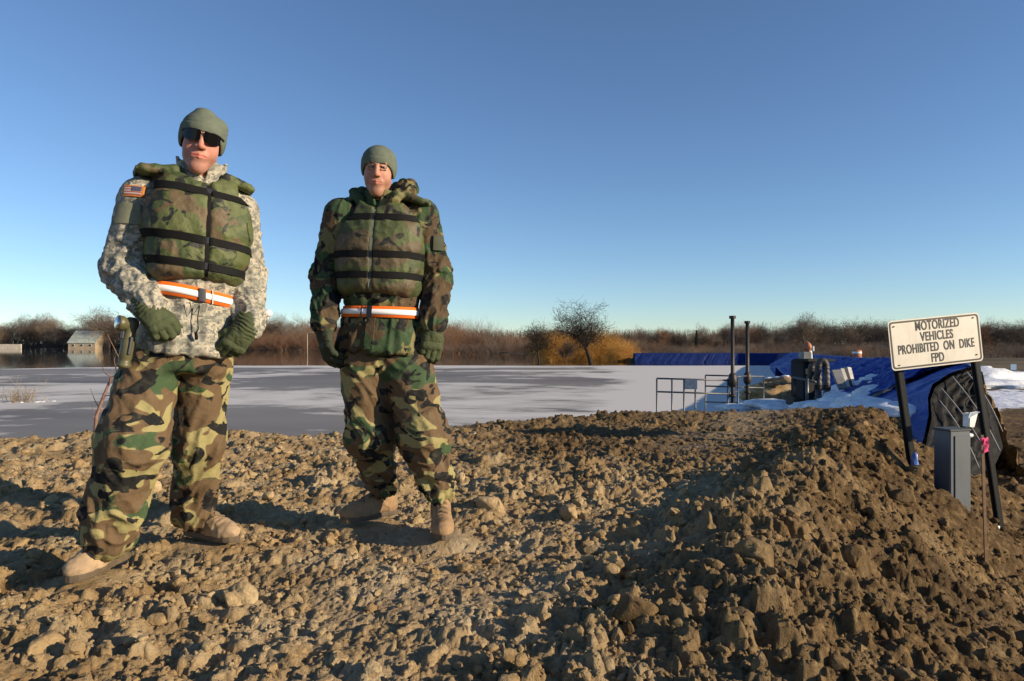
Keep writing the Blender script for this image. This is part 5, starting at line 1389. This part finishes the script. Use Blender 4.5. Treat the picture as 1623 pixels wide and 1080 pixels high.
# ------------------------------------------------------------------ the levee, its tarps and the black sheet
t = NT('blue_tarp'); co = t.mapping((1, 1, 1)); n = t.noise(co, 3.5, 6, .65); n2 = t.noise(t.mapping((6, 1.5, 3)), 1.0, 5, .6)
c = t.ramp(n, [(.3, (.006, .028, .19)), (.7, (.018, .062, .36))]); lit_streak = t.math('MULTIPLY', t.math('SUBTRACT', n2, .52, True), 3.0, True); c = t.mix(lit_streak, c, (.17, .24, .42))  # sunlit streaks along the slope painted into the colour as pale dusty blue
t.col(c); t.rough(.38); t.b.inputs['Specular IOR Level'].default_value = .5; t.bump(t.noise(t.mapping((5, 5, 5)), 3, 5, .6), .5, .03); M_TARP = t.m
t = NT('dark_blue_sheeting'); n = t.noise(t.mapping((1, 1, 1)), 1.5, 5); t.col(t.ramp(n, [(.3, (.003, .012, .075)), (.7, (.007, .025, .14))])); t.rough(.6); t.b.inputs['Specular IOR Level'].default_value = .2; M_TARPD = t.m
t = NT('old_snow'); co = t.mapping((1, 1, 1)); n = t.noise(co, 5, 6, .65); c = t.ramp(n, [(.3, (.50, .52, .56)), (.55, (.78, .80, .84))]); t.col(c); t.rough(.6); t.bump(t.noise(co, 11, 5), .5, .03); M_SNOW = t.m
M_EARTH = simple('dark_earth', (.06, .042, .026), .95, var=.5, scale=6, bump=1.0, bscale=14)
def lev_pts(n=90):
    P = LEV; s = np.concatenate([[0], np.cumsum(np.linalg.norm(np.diff(P[:, :2], axis=0), axis=1))]); return P, s
P_, s_l = lev_pts()
def lev_at(s):
    return np.stack([np.interp(s, s_l, P_[:, k]) for k in range(3)], -1)
def levee_strip(s0, s1, ns, prof, fold_amp, seed, name, mat, parent):
    """prof: list of (offset to the river side, height fraction 0..1 above the foot)"""
    ss = np.linspace(s0, s1, ns); C = lev_at(ss); Cn = lev_at(ss + .4); Cp = lev_at(ss - .4); T = Cn - Cp; T[:, 2] = 0; T /= np.linalg.norm(T, axis=1)[:, None] + 1e-9
    Nn = np.stack([-T[:, 1], T[:, 0]], 1)                                     # river side
    m = len(prof); G = np.zeros((ns, m, 3))
    for j, (of, hf) in enumerate(prof):
        of_ = of * np.ones(ns); foot = -0.62 if of > 0 else -1.15
        foot = np.where(C[:, 1] > 45, -1.62, foot)
        z = foot + (C[:, 2] - foot) * hf
        x = C[:, 0] + Nn[:, 0] * of_; y = C[:, 1] + Nn[:, 1] * of_
        r = fold_amp * (1 - 2.2 * np.abs(pn2(ss * 2.2 - of * 2.4 + .3 * pn2(ss * 3, of_ * 3, seed), ss * 0 + of * .35, seed))) + fold_amp * .6 * (1 - 2.2 * np.abs(pn2(ss * 5.1 - of * 5.2, ss * 0 + of * .6, seed + 3)))
        G[:, j] = np.stack([x + Nn[:, 0] * r * .6, y + Nn[:, 1] * r * .6, z + r * (1 if hf > .02 else 0)], 1)
    mb = MB(); mb.grid(G); return mb.build(name, mat, parent, True), G
def prof_pts(w=2.5, wl=.95, n=30):
    out = []
    for u in np.linspace(0, 1, n):
        if u < .45: k = u / .45; out.append((w * (1 - k) + .22 * k, k * .97))
        elif u < .6: k = (u - .45) / .15; out.append((.22 - .44 * k, .97 + .03 * math.sin(k * 3.14)))
        else: k = (u - .6) / .4; out.append((-.22 - (wl - .22) * k, .97 * (1 - k)))
    return out
lev = empty('levee', (13, 25, -.6), 'long earthen levee wrapped in wrinkled blue tarpaulin curving away behind the pump', 'levee')
cuts = [.55, 6.0, 12.5, 20.5, 31, 46, 62, s_l[6]]
for k in range(len(cuts) - 1):
    a, b = cuts[k] - (0.0 if k == 0 else .25), cuts[k + 1]
    pp_ = prof_pts()
    if k < 2:
        o, G = levee_strip(a, b, 150, [q_ for q_ in prof_pts(2.5, .8, 90) if q_[0] < -.1], .0, 30 + k, 'earth_bank', M_DIRT, lev); me_ = o.data; at_ = me_.attributes.new('wet', 'FLOAT', 'POINT'); at_.data.foreach_set('value', np.ones(len(me_.vertices), np.float32))
        Vb = np.zeros(len(me_.vertices) * 3, np.float32); me_.vertices.foreach_get('co', Vb); Vb = Vb.reshape(-1, 3).astype(float); dd_ = .10 * dome(Vb[:, 0] + Vb[:, 2], Vb[:, 1] + Vb[:, 2] * .7, .22, 9) + .05 * dome(Vb[:, 0] + Vb[:, 2], Vb[:, 1] + .7 * Vb[:, 2], .09, 8) + .06 * fbm2(Vb[:, 0] * 2 + Vb[:, 2], Vb[:, 1] * 2, 3); Vb[:, 0] += dd_ * .6; Vb[:, 2] += dd_ - .04; me_.vertices.foreach_set('co', Vb.astype(np.float32).ravel()); me_.update(); pp_ = [q_ for q_ in pp_ if q_[0] > -.34]
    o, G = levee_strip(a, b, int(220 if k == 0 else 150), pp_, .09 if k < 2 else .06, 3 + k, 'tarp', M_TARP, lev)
far = empty('flood_barrier', (20, 87, WATER), 'far low flood barrier of bright blue plastic sheeting across the river edge', 'barrier')
for k in range(4):
    sx0 = s_l[6] + (s_l[9] + .5 - s_l[6]) * k / 4; sx1 = s_l[6] + (s_l[9] + .5 - s_l[6]) * (k + 1) / 4
    o, G = levee_strip(sx0 - .1, sx1, 60, prof_pts(1.2, 1.2), .05, 20 + k, 'tarp', M_TARPD, far)
# the near end: tarp edge drawn down to a tip, black sheet and ropes across the raw end
Ecrest = [(6.38, 9.55, .55), (6.05, 9.45, .47), (5.70, 9.25, .335), (5.45, 8.95, .18), (5.28, 8.65, -.02), (5.02, 8.30, -.20), (4.80, 8.02, -.36)]
ss = np.linspace(0, 1, 60); Ec = np.array(Ecrest); tt_ = np.linspace(0, 1, len(Ec)); edge = np.stack([np.interp(ss, tt_, Ec[:, k]) for k in range(3)], 1)
C0 = lev_at(np.array([.8])); T0_ = lev_at(np.array([1.2])) - lev_at(np.array([.4])); T0_ = T0_[0]; T0_[2] = 0; T0_ /= np.linalg.norm(T0_); N0 = np.array([-T0_[1], T0_[0], 0])
pr = prof_pts(); inner = []
for u in ss:
    k = (1 - u) * .52; i_ = k * (len(pr) - 1); a_ = int(i_); f_ = i_ - a_; of = pr[a_][0] * (1 - f_) + pr[a_ + 1][0] * f_; hf_ = pr[a_][1] * (1 - f_) + pr[a_ + 1][1] * f_
    inner.append(C0[0] + N0 * of + np.array([0, 0, (-.62 + (C0[0][2] + .62) * hf_) - C0[0][2]]))
inner = np.array(inner); n2_ = 40; G = np.zeros((60, n2_, 3))
for j in range(n2_):
    w = j / (n2_ - 1); base_ = edge * (1 - w) + inner * w
    r = .045 * (1 - 2.2 * np.abs(pn2(ss * 5 - w * 3.2, ss * 0 + w * 1.1, 5))) + .02 * (1 - 2 * np.abs(pn2(ss * 13 - w * 6, ss * 0 + w * 2, 6))); r = r * math.sin(math.pi * min(1, w * .9 + .1)) 
    G[:, j] = base_ + np.array([-.45, -.45, .75]) * r[:, None]
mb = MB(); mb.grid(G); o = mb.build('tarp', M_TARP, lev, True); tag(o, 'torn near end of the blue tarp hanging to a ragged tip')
t = NT('black_sheet'); n = t.noise(t.mapping((1, 1, 1)), 9, 6, .7); t.col(t.ramp(n, [(.35, (.005, .005, .005)), (.62, (.013, .012, .011)), (.8, (.06, .05, .04))])); t.rough(.7); t.b.inputs['Specular IOR Level'].default_value = .15; t.bump(n, .6, .03); M_SHEET = t.m
bot = np.array([(6.50, 9.5, .38), (6.46, 9.2, .08), (6.36, 8.95, -.18), (6.22, 8.65, -.42), (5.9, 8.35, -.60), (5.4, 7.98, -.66), (4.95, 7.8, -.55)]); bt = np.stack([np.interp(ss, tt_, bot[:, k]) for k in range(3)], 1)
G = np.zeros((60, 30, 3))
for j in range(30):
    w = j / 29; r = .05 * (1 - 2.2 * np.abs(pn2(ss * 9 + w * 4, ss * 0 + w * 3, 15))) + .03 * np.sin(w * 45 + 3 * pn2(ss * 4, ss * 0 + w * 2, 3)); r = r * math.sin(math.pi * min(1, w + .03))
    G[:, j] = (edge + np.array([.02, -.02, -.03])) * (1 - w) + bt * w + np.array([.1, -.8, .3]) * r[:, None]
mb = MB(); mb.grid(G[:, ::-1]); mb.build('black_sheet', M_SHEET, lev, True)
M_ROPE = simple('pale_rope', (.30, .29, .27), .8)
for k, (a, b) in enumerate((((.10, .04), (.42, .97)), ((.22, .03), (.58, .95)), ((.36, .05), (.70, .90)), ((.50, .10), (.80, .92)), ((.03, .02), (.22, .70)))):
    mb = MB(); pts = []
    for q_ in np.linspace(0, 1, 14):
        i_ = (a[0] + (b[0] - a[0]) * q_) * 59; j_ = (a[1] + (b[1] - a[1]) * q_) * 29; pts.append(G[int(i_), int(j_)] + np.array([.02, -.06, .03]))
    pts = np.array(pts); pts = pts[0] + (pts[-1] - pts[0]) * np.linspace(0, 1, 14)[:, None] + np.array([0, -.05, .03]) * np.sin(np.linspace(0, 1, 14) * 3.14)[:, None]
    mb.tube(pts, .008, 5); mb.build('rope', M_ROPE, lev, True)
# raw earth showing behind the black sheet: landside toe
# ------------------------------------------------------------------ snow lumps on the bank
def lump(name, c, size, seed, mat, parent=None, sub=4, label=None, cat=None, group=None):
    V, Fc = ico(sub); r_ = np.random.RandomState(seed); o_ = r_.rand(3) * 40
    n = fbm3(V[:, 0] * 1.4 + o_[0], V[:, 1] * 1.4 + o_[1], V[:, 2] * 1.4, 4); k = pn3(V[:, 0] * 4 + o_[1], V[:, 1] * 4, V[:, 2] * 4)
    V = V * (1 + .6 * n + .16 * (1 - 2 * np.abs(k)))[:, None] * np.asarray(size) + np.asarray(c)
    o = mk(name, V, [Fc], mat, parent, True, origin=c); 
    if label: tag(o, label, cat, group)
    return o
R = np.random.RandomState(21)
o_, G0 = levee_strip(.55, 6.0, 60, prof_pts(), .0, 3, 'tarp', M_TARP, lev); me_ = o_.data; bpy.data.objects.remove(o_)
for k in range(80):
    i_ = int(R.uniform(2, 58)); j_ = int(1 + 9 * R.rand() ** 1.5); c = G0[i_, j_] + np.array([0, 0, .02]); w = R.uniform(.12, .34)
    lump('snow_patch', c, (w, w * .8, w * R.uniform(.22, .42)), k, M_SNOW, ground, 3)
for k, (u, v, Y, w, h_) in enumerate([(1215, 640, 12.9, .4, .08), (1240, 646, 12.2, .4, .08), (1290, 646, 11.2, .35, .10), (1320, 648, 10.6, .35, .12), (1345, 642, 10.6, .4, .16), (1370, 645, 10.2, .4, .16), (1390, 650, 9.8, .4, .14), (1330, 634, 11.5, .3, .12), (1415, 652, 9.3, .35, .12), (1175, 645, 13.2, .4, .06)]):
    lump('snow_patch', W(u, v, Y), (w, .35, h_), 60 + k, M_SNOW, ground, 3)
bn = W(1542, 592, 34); lump('snow_patch', (bn[0], bn[1], -1.0), (2.4, 1.6, .75), 77, M_SNOW, ground); bn = W(1590, 598, 30); lump('snow_patch', (bn[0], bn[1], -1.05), (2.6, 1.2, .35), 78, M_SNOW, ground)
# ------------------------------------------------------------------ steel gate stems
M_STEEL = simple('rusty_dark_steel', (.045, .036, .03), .55, metal=.5, var=.35, scale=6, bump=.2); M_GALV = simple('galvanised_steel', (.10, .105, .11), .45, metal=.6, var=.2)
for (u, vt, vb, Y, vc, lb) in ((1161, 503, 668, 14.0, 604, 'taller nearer rusty steel gate stem standing inside the railing'), (1184.5, 511, 650, 15.8, 601, 'shorter farther rusty steel gate stem standing outside the railing')):
    a = W(u, vt, Y); b = W(u, vb, Y); b[2] = min(b[2], -1.5)
    e = empty('gate_stem', (b[0], b[1], b[2]), lb, 'gate stem', 'steel gate stems in the flooded outlet')
    mb = MB(); mb.tube([a, b], .040 * Y / 14 * .95, 12); mb.build('pipe', M_STEEL, e, True)
    mb = MB(); mb.tube([a + [0, 0, .03], a - [0, 0, .03]], .068, 12); mb.build('cap', M_STEEL, e, False)
    c = W(u, vc, Y); mb = MB(); mb.tube([c + [0, 0, .16], c + [0, 0, .12], c, c - [0, 0, .09], c - [0, 0, .12]], [.05, .075, .095, .08, .05], 14); mb.build('gearbox', M_STEEL, e, True)
    mb = MB(); mb.tube([c + [0, 0, -.28], c + [0, 0, -.33]], .075, 12); mb.build('collar', M_STEEL, e, True)
# ------------------------------------------------------------------ railing round the outlet
ra = empty('railing', (W(1110, 640, 14)[0], 14.4, WATER), 'dark pipe railing round the flooded outlet with a small blue notice on it', 'railing')
def post(u, vt, Y, r=.018):
    a = W(u, vt, Y); b = a.copy(); b[2] = -1.55; mb = MB(); mb.tube([a, b], r, 7); mb.build('post', M_GALV, ra, True)
for u, vt in ((1041, 600), (1065, 601), (1084, 601), (1102, 602), (1153.5, 603)): post(u, vt, 14.0)
for u, vt, Y in ((1118, 595, 15.8), (1169.5, 597, 14.6), (1210, 597, 15.8)): post(u, vt, Y, .016)
def rail(pts, r=.018):
    mb = MB(); mb.tube([W(*p) for p in pts], r, 7, True); mb.build('rail', M_GALV, ra, True)
rail([(1041, 600, 14), (1153.5, 603, 14)]); rail([(1041, 621, 14), (1153.5, 624.5, 14)]); rail([(1118, 595, 15.8), (1210, 597, 15.8)]); rail([(1118, 612, 15.8), (1210, 615, 15.8)])
rail([(1153.5, 603, 14), (1169.5, 597, 14.6)], .03); rail([(1153.5, 624.5, 14), (1169.5, 620, 14.6)]); rail([(1169.5, 597, 14.6), (1184, 596, 15.8)]); rail([(1118, 637, 15.8), (1169, 639, 14.6)])
np_ = [W(1085, 601, 13.97), W(1105, 602, 13.97), W(1105, 617, 13.97), W(1085, 617, 13.97)]
MB().box(sum(np_) / 4, (.26, .012, .20), None, .003).build('notice', simple('faded_blue_notice', (.06, .10, .17), .5, var=.4, scale=20), ra)
# pedestal valve beside the pump
pv = empty('valve_post', (W(1258, 645, 12)[0], 12, -.35), 'short dark valve post with an arm on a square footing left of the pump', 'valve')
MB().box(W(1260, 637, 12.0), (.22, .22, .16), rotz(.3), .01).build('footing', M_STEEL, pv)
mb = MB(); mb.tube([W(1259, 600, 12), W(1260, 640, 12)], .028, 8); mb.build('stem', M_STEEL, pv, True)
mb = MB(); mb.tube([W(1256, 598, 12), W(1293, 606, 11.6)], .022, 8); mb.build('arm', M_GALV, pv, True)
# slim post right of it
sp_ = empty('bollard_post', (W(1279, 645, 11.6)[0], 11.6, -.35), 'slim grey steel post with a flat top just left of the pump hoses', 'post')
mb = MB(); mb.tube([W(1279, 600, 11.6), W(1279, 650, 11.6)], .03, 8); mb.build('shaft', M_GALV, sp_, True)
# ------------------------------------------------------------------ the pump with its two hoses
M_PUMP = simple('pump_black', (.005, .005, .005), .8, var=.4, scale=9, bump=.2); M_HOSE = simple('worn_hose', (.075, .066, .06), .55, var=.5, scale=10, bump=.3); M_OR = simple('orange_cover', (.36, .13, .06), .7); M_WHITEP = simple('white_plastic', (.7, .7, .68), .5)
pu = empty('water_pump', (W(1285, 640, 12)[0], 12.2, -.25), 'black trailer pump with an orange-topped exhaust and arched discharge hoses on the snowy bank', 'pump')
pc = W(1279, 604, 12.3)
MB().box((pc[0], 12.4, (W(0, 570, 12.3)[2] + W(0, 640, 12.3)[2]) / 2), (.30, .45, W(0, 570, 12.3)[2] - W(0, 640, 12.3)[2]), rotz(.15), .03).build('housing', M_PUMP, pu)
MB().box(W(1290, 571, 12.2), (.52, .45, .05), rotz(.15), .01).build('frame', M_PUMP, pu)
MB().box(W(1276, 564, 12.3), (.17, .2, .14), None, .02).build('engine', simple('engine_grey', (.18, .18, .175), .5, var=.5, scale=25), pu)
mb = MB(); e0 = W(1284, 573, 12.3); mb.tube([e0, W(1283, 556, 12.3)], [.045, .04], 10); mb.build('exhaust', M_WHITEP, pu, True)
V, Fc = ico(3); mk('muffler_cover', V * np.array([.07, .07, .09]) * (1 + .18 * pn3(V[:, 0] * 2, V[:, 1] * 2, V[:, 2] * 2)[:, None]) + W(1280, 550, 12.3), [Fc], M_OR, pu, True, origin=ROOT[pu.name])
MB().box(W(1289, 553, 12.2), (.03, .03, .09), None, .006).build('filler', M_WHITEP, pu)
for (ua, ub, vt, vb, Y, r) in ((1286, 1296, 574, 636, 12.0, .055), (1297, 1309, 571, 642, 11.8, .055)):
    a = W(ua - 3, 600, Y + .15); pts = [a]
    for th in np.linspace(math.pi, 0, 9): pts.append(W((ua + ub) / 2 + (ub - ua) / 2 * math.cos(th), vt + 10 - 9 * math.sin(th), Y))
    pts += [W(ub + 1, 600, Y), W(ub + 1, 620, Y), W(ub, vb, Y - .1)]
    P0 = np.array(pts); tq = np.linspace(0, len(P0) - 1, 90); PP = np.stack([np.interp(tq, range(len(P0)), P0[:, k]) for k in range(3)], 1)
    for _ in range(6): PP[1:-1] = (PP[:-2] + 2 * PP[1:-1] + PP[2:]) / 4
    mb = MB(); mb.tube(PP, r + .006 * np.sin(np.arange(90) * 1.9), 12); mb.build('hose', M_HOSE, pu, True)
    mb = MB(); mb.tube([PP[-12], PP[-9]], r * 1.25, 12); mb.tube([PP[-30], PP[-28]], r * 1.22, 12); mb.build('coupling', M_PUMP, pu)['kind'] = 'stuff'
# leaning boards
for k, (u0, v0, u1, v1, Y, th_, mt_, lb) in enumerate(((1324, 587, 1336, 617, 13, .16, simple('grey_panel', (.20, .20, .20), .6), 'grey concrete panel leaning nearest the pump hoses, leftmost of three'), (1334, 585, 1344, 614, 13.05, .07, simple('pale_board', (.55, .52, .46), .6), 'narrow pale board leaning between the grey panel and the dark plank'),
        (1339, 584, 1347, 612, 13.12, .09, simple('dark_plank', (.04, .04, .042), .7), 'dark plank leaning between two pale boards'), (1345, 583, 1352, 612, 13.2, .08, simple('cream_board', (.62, .60, .55), .6), 'cream board leaning rightmost beside the snow heap'))):
    a = W(u0, v0, Y); b = W(u1, v1, Y - .25); d_ = a - b; Lb = np.linalg.norm(d_); d_ /= Lb; sx_ = np.cross([0, 1., 0], d_); sx_ /= np.linalg.norm(sx_); Rp = np.stack([sx_, np.cross(d_, sx_), d_], 1)
    o = MB().box((a + b) / 2, (th_, .05, Lb), Rp, .006).build('leaning_board', mt_); tag(o, lb, 'board')
    MBc = None
# sandbags by the outlet
M_BAG = simple('tan_sandbag', (.27, .185, .10), .9, var=.3, scale=12, bump=.4, bscale=60)
kb_ = 0
for u, v, Y, sn in ((1212, 609, 16.8, 0), (1224, 609, 16.6, 1), (1237, 607, 16.5, 2), (1249, 605, 16.4, 3), (1219, 603, 17, 4), (1232, 602, 16.9, 5), (1245, 600, 16.8, 6)):
    lb = ['tan sandbag at the left foot of the low pile behind the railing', 'tan sandbag second along the foot of the low pile', 'tan sandbag third along the foot of the low pile', 'tan sandbag at the foot of the pile nearest the pump', 'snow-dusted sandbag on the left top of the low pile', 'snow-dusted sandbag on the middle top of the low pile', 'snow-dusted sandbag on top of the low pile nearest the pump'][sn]
    V, Fc = ico(3); Vp = np.sign(V) * np.abs(V) ** .7 * np.array([.14, .10, .055]) * (1 + .1 * pn3(V[:, 0] * 2 + sn, V[:, 1] * 2, V[:, 2] * 2)[:, None]); c = W(u, v, Y)
    o = mk('sandbag', Vp + c, [Fc], M_BAG, None, True, origin=tuple(c)); tag(o, lb, 'sandbag', 'sandbags behind the railing')
    lump('snow_patch', c + np.array([0, 0, .055]), (.10, .07, .025), sn + 5, M_SNOW, o, 2) if sn > 3 else None
# bank under the bags
c = W(1230, 617, 16.9); lump('dirt_mound', (c[0], c[1], c[2] - .12), (.75, .45, .26), 55, M_CLOD, ground)
# orange drum on the levee, far buildings, poles
dr = W(1358, 570, 30); e = empty('traffic_drum', tuple(dr), 'orange traffic drum with pale bands standing on the levee crest', 'drum')
mb = MB(); mb.tube([dr, dr + [0, 0, .42]], [.21, .19], 14); mb.build('drum', M_OR, e, True); mb = MB(); mb.tube([dr + [0, 0, .27], dr + [0, 0, .35]], [.205, .202], 14, False); mb.build('band', M_WHITEP, e, True)
M_ROOFG = simple('green_grey_shingles', (.36, .40, .35), .85, var=.2, scale=1.2); M_WALLT = simple('tan_siding', (.36, .28, .19), .8, var=.2, scale=1.0); M_WALLW = simple('white_siding', (.6, .6, .58), .8); M_WIN = simple('dark_pane', (.02, .025, .03), .2); M_ROOFD = simple('dark_roof', (.05, .06, .075), .7)
def house(u0, u1, v_eave, v_ridge, v_base, Y, depth, mw, mr, label, skew=.0, wins=3, gable_left=True, door=False):
    a = W(u0, v_base, Y); b = W(u1, v_base, Y); ze = W(0, v_eave, Y)[2]; zr = W(0, v_ridge, Y)[2]; z0 = min(a[2], -1.3) - .4
    e = empty('house', ((a[0] + b[0]) / 2, Y + depth / 2, z0), label, 'house'); Rz = rotz(skew); o_ = np.array([a[0], Y, 0]); L_ = b[0] - a[0]
    def T(p): return np.asarray(p) @ Rz.T + o_
    mb = MB(); V = T([[0, 0, z0], [L_, 0, z0], [L_, depth, z0], [0, depth, z0], [0, 0, ze], [L_, 0, ze], [L_, depth, ze], [0, depth, ze], [0, depth / 2, zr - .1], [L_, depth / 2, zr - .1]])
    mb.add(V, [[[0, 1, 5, 4], [1, 2, 6, 5], [2, 3, 7, 6], [3, 0, 4, 7]], [[4, 8, 7], [5, 6, 9]]]); w_ = mb.build('wall', mw, e)
    mb = MB(); ov = .4
    for s_, y0_ in ((-1, -ov), (1, depth + ov)):
        A = [[-ov, y0_, ze - ov * (zr - ze) / (depth / 2)], [L_ + ov, y0_, ze - ov * (zr - ze) / (depth / 2)], [L_ + ov, depth / 2, zr], [-ov, depth / 2, zr]]
        A = np.array(A); mb.add(T(np.concatenate([A, A + [0, 0, .18]])), [[[0, 1, 2, 3], [7, 6, 5, 4], [0, 4, 5, 1], [1, 5, 6, 2], [2, 6, 7, 3], [3, 7, 4, 0]]])
    mb.build('roof', mr, e)
    for k in range(wins):
        x = L_ * (k + .6) / (wins + .2); zc = (ze + max(z0 + .4, a[2])) / 2 + .1; hw = min(.55, L_ * .06)
        MB().box(T([x, -.03, zc]), (hw * 2.3, .10, 1.2), Rz).build('window_frame', M_WALLW, e); MB().box(T([x, -.09, zc]), (hw * 1.9, .04, 1.0), Rz).build('pane', M_WIN, e)
    return e
house(108, 149, 543, 524.5, 553, 322, 14, M_WALLT, M_ROOFG, 'tan house with a pale green-grey gable roof at the waterline on the far left shore', skew=math.radians(4))
house(1384, 1410, 557, 548, 566, 200, 7, M_WALLW, M_ROOFD, 'small white house among the trees behind the levee', wins=2)
house(1303, 1348, 565, 560, 570, 120, 6, M_ROOFD, simple('blue_grey_roof', (.06, .085, .12), .5), 'long low building with a blue-grey roof just above the levee crest', wins=0)
wl = MB(); a = W(-30, 549, 330); b = W(34, 549, 330); wl.box(((a[0] + b[0]) / 2, 330, -.6), (b[0] - a[0], .4, 2.6)); o = wl.build('boundary_wall', simple('cream_wall', (.55, .48, .38), .8, scale=.5)); tag(o, 'long low cream wall along the far left shore under the trees', 'wall')
# water tower bulb behind the trees
wt = W(424, 497, 900); e = empty('water_tower', (wt[0], 900, -1.5), 'white water tower bulb just showing beside the first soldier\'s left sleeve', 'water tower')
V, Fc = ico(3); mk('tank', V * np.array([6.5, 6.5, 5.5]) + wt, [Fc], M_WHITEP, e, True, origin=ROOT[e.name]); mb = MB(); mb.tube([wt - [0, 0, 4], (wt[0], 900, -3)], [1.8, 2.4], 10); mb.build('column', M_WHITEP, e, True)
# lamp pole
lp = W(487, 529, 150); e = empty('lamp_pole', (lp[0], 150, WATER), 'pale lamp pole standing in the flood between the two soldiers', 'lamp pole'); mb = MB(); mb.tube([lp, (lp[0], 150, WATER - .5)], [.09, .15], 8); mb.build('pole', simple('weathered_pole', (.33, .25, .18), .8), e, True)
mb = MB(); mb.tube([lp, lp + [.25, 0, .25], lp + [.8, 0, .3]], .07, 6); mb.box(lp + [1.0, 0, .26], (.7, .3, .2), None, .05); mb.build('lamp', simple('dull_lamp', (.30, .24, .18), .8), e)
# small blue notice across the snowy field
bs = W(1606, 582, 40); e = empty('notice_sign', (bs[0], 40, -1.0), 'small pale blue notice on a short post across the snowy field', 'sign'); MB().box(bs, (.34, .03, .34), None, .004).build('panel', simple('pale_blue', (.16, .26, .36), .6), e); mb = MB(); mb.tube([(bs[0], 40.03, bs[2]), (bs[0], 40.03, -1.2)], .03, 6); mb.build('post', M_GALV, e)
# white marker and crumpled paper by the pedestal
pw = W(1536, 660, 5.9); e = empty('plastic_container', tuple(pw), 'torn white plastic container standing behind the top of the grey pedestal', 'container')
mb = MB(); Rw = rotz(.4) @ roty(.12); V = np.array([[-.03, -.03, -.09], [.03, -.03, -.09], [.03, .03, -.09], [-.03, .03, -.09], [-.04, -.035, .03], [.05, -.04, .05], [.045, .035, .035], [-.04, .03, .02]]); mb.add(V @ Rw.T + pw, [[[0, 1, 5, 4], [1, 2, 6, 5], [2, 3, 7, 6], [3, 0, 4, 7], [3, 2, 1, 0]]]); mb.build('tub', M_WHITEP, e)
mb = MB(); V = np.array([[-.04, -.035, .03], [.05, -.04, .05], [.02, -.075, .045], [-.10, -.06, -.02], [-.08, -.03, -.01]]); mb.add(np.concatenate([V, V + [0, .002, .003]]) @ Rw.T + pw, [[[0, 1, 2, 3], [8, 7, 6, 5]], [[0, 3, 4], [9, 8, 5]]]); mb.build('flap', M_WHITEP, e)
for k, (u, v, Y, lb) in enumerate(((1534, 690, 5.8, 'small scrap of white plastic low beside the pedestal'), (1576, 812, 5.9, 'white scrap lying at the foot of the right sign post'), (1553, 812, 5.6, 'pale scrap lying between the stake and the pedestal foot'))):
    x, y, _ = W(u, v, Y); lump('plastic_scrap', (x, y, W(u, v, Y)[2] if k == 0 else ground_z(x, y) + .01), (.035, .03, .02), 30 + k, M_WHITEP, None, 2, lb, 'scrap')
bt_ = W(1449, 735, 5.9); o = lump('tarp_scrap', (bt_[0], bt_[1], bt_[2]), (.03, .02, .085), 60, simple('blue_scrap', (.10, .18, .5), .4), None, 3, 'crumpled blue scrap of tarp at the foot of the left sign post', 'scrap')
print('done', time.time() - T0, sum(len(o.data.polygons) for o in bpy.data.objects if o.type == 'MESH'))
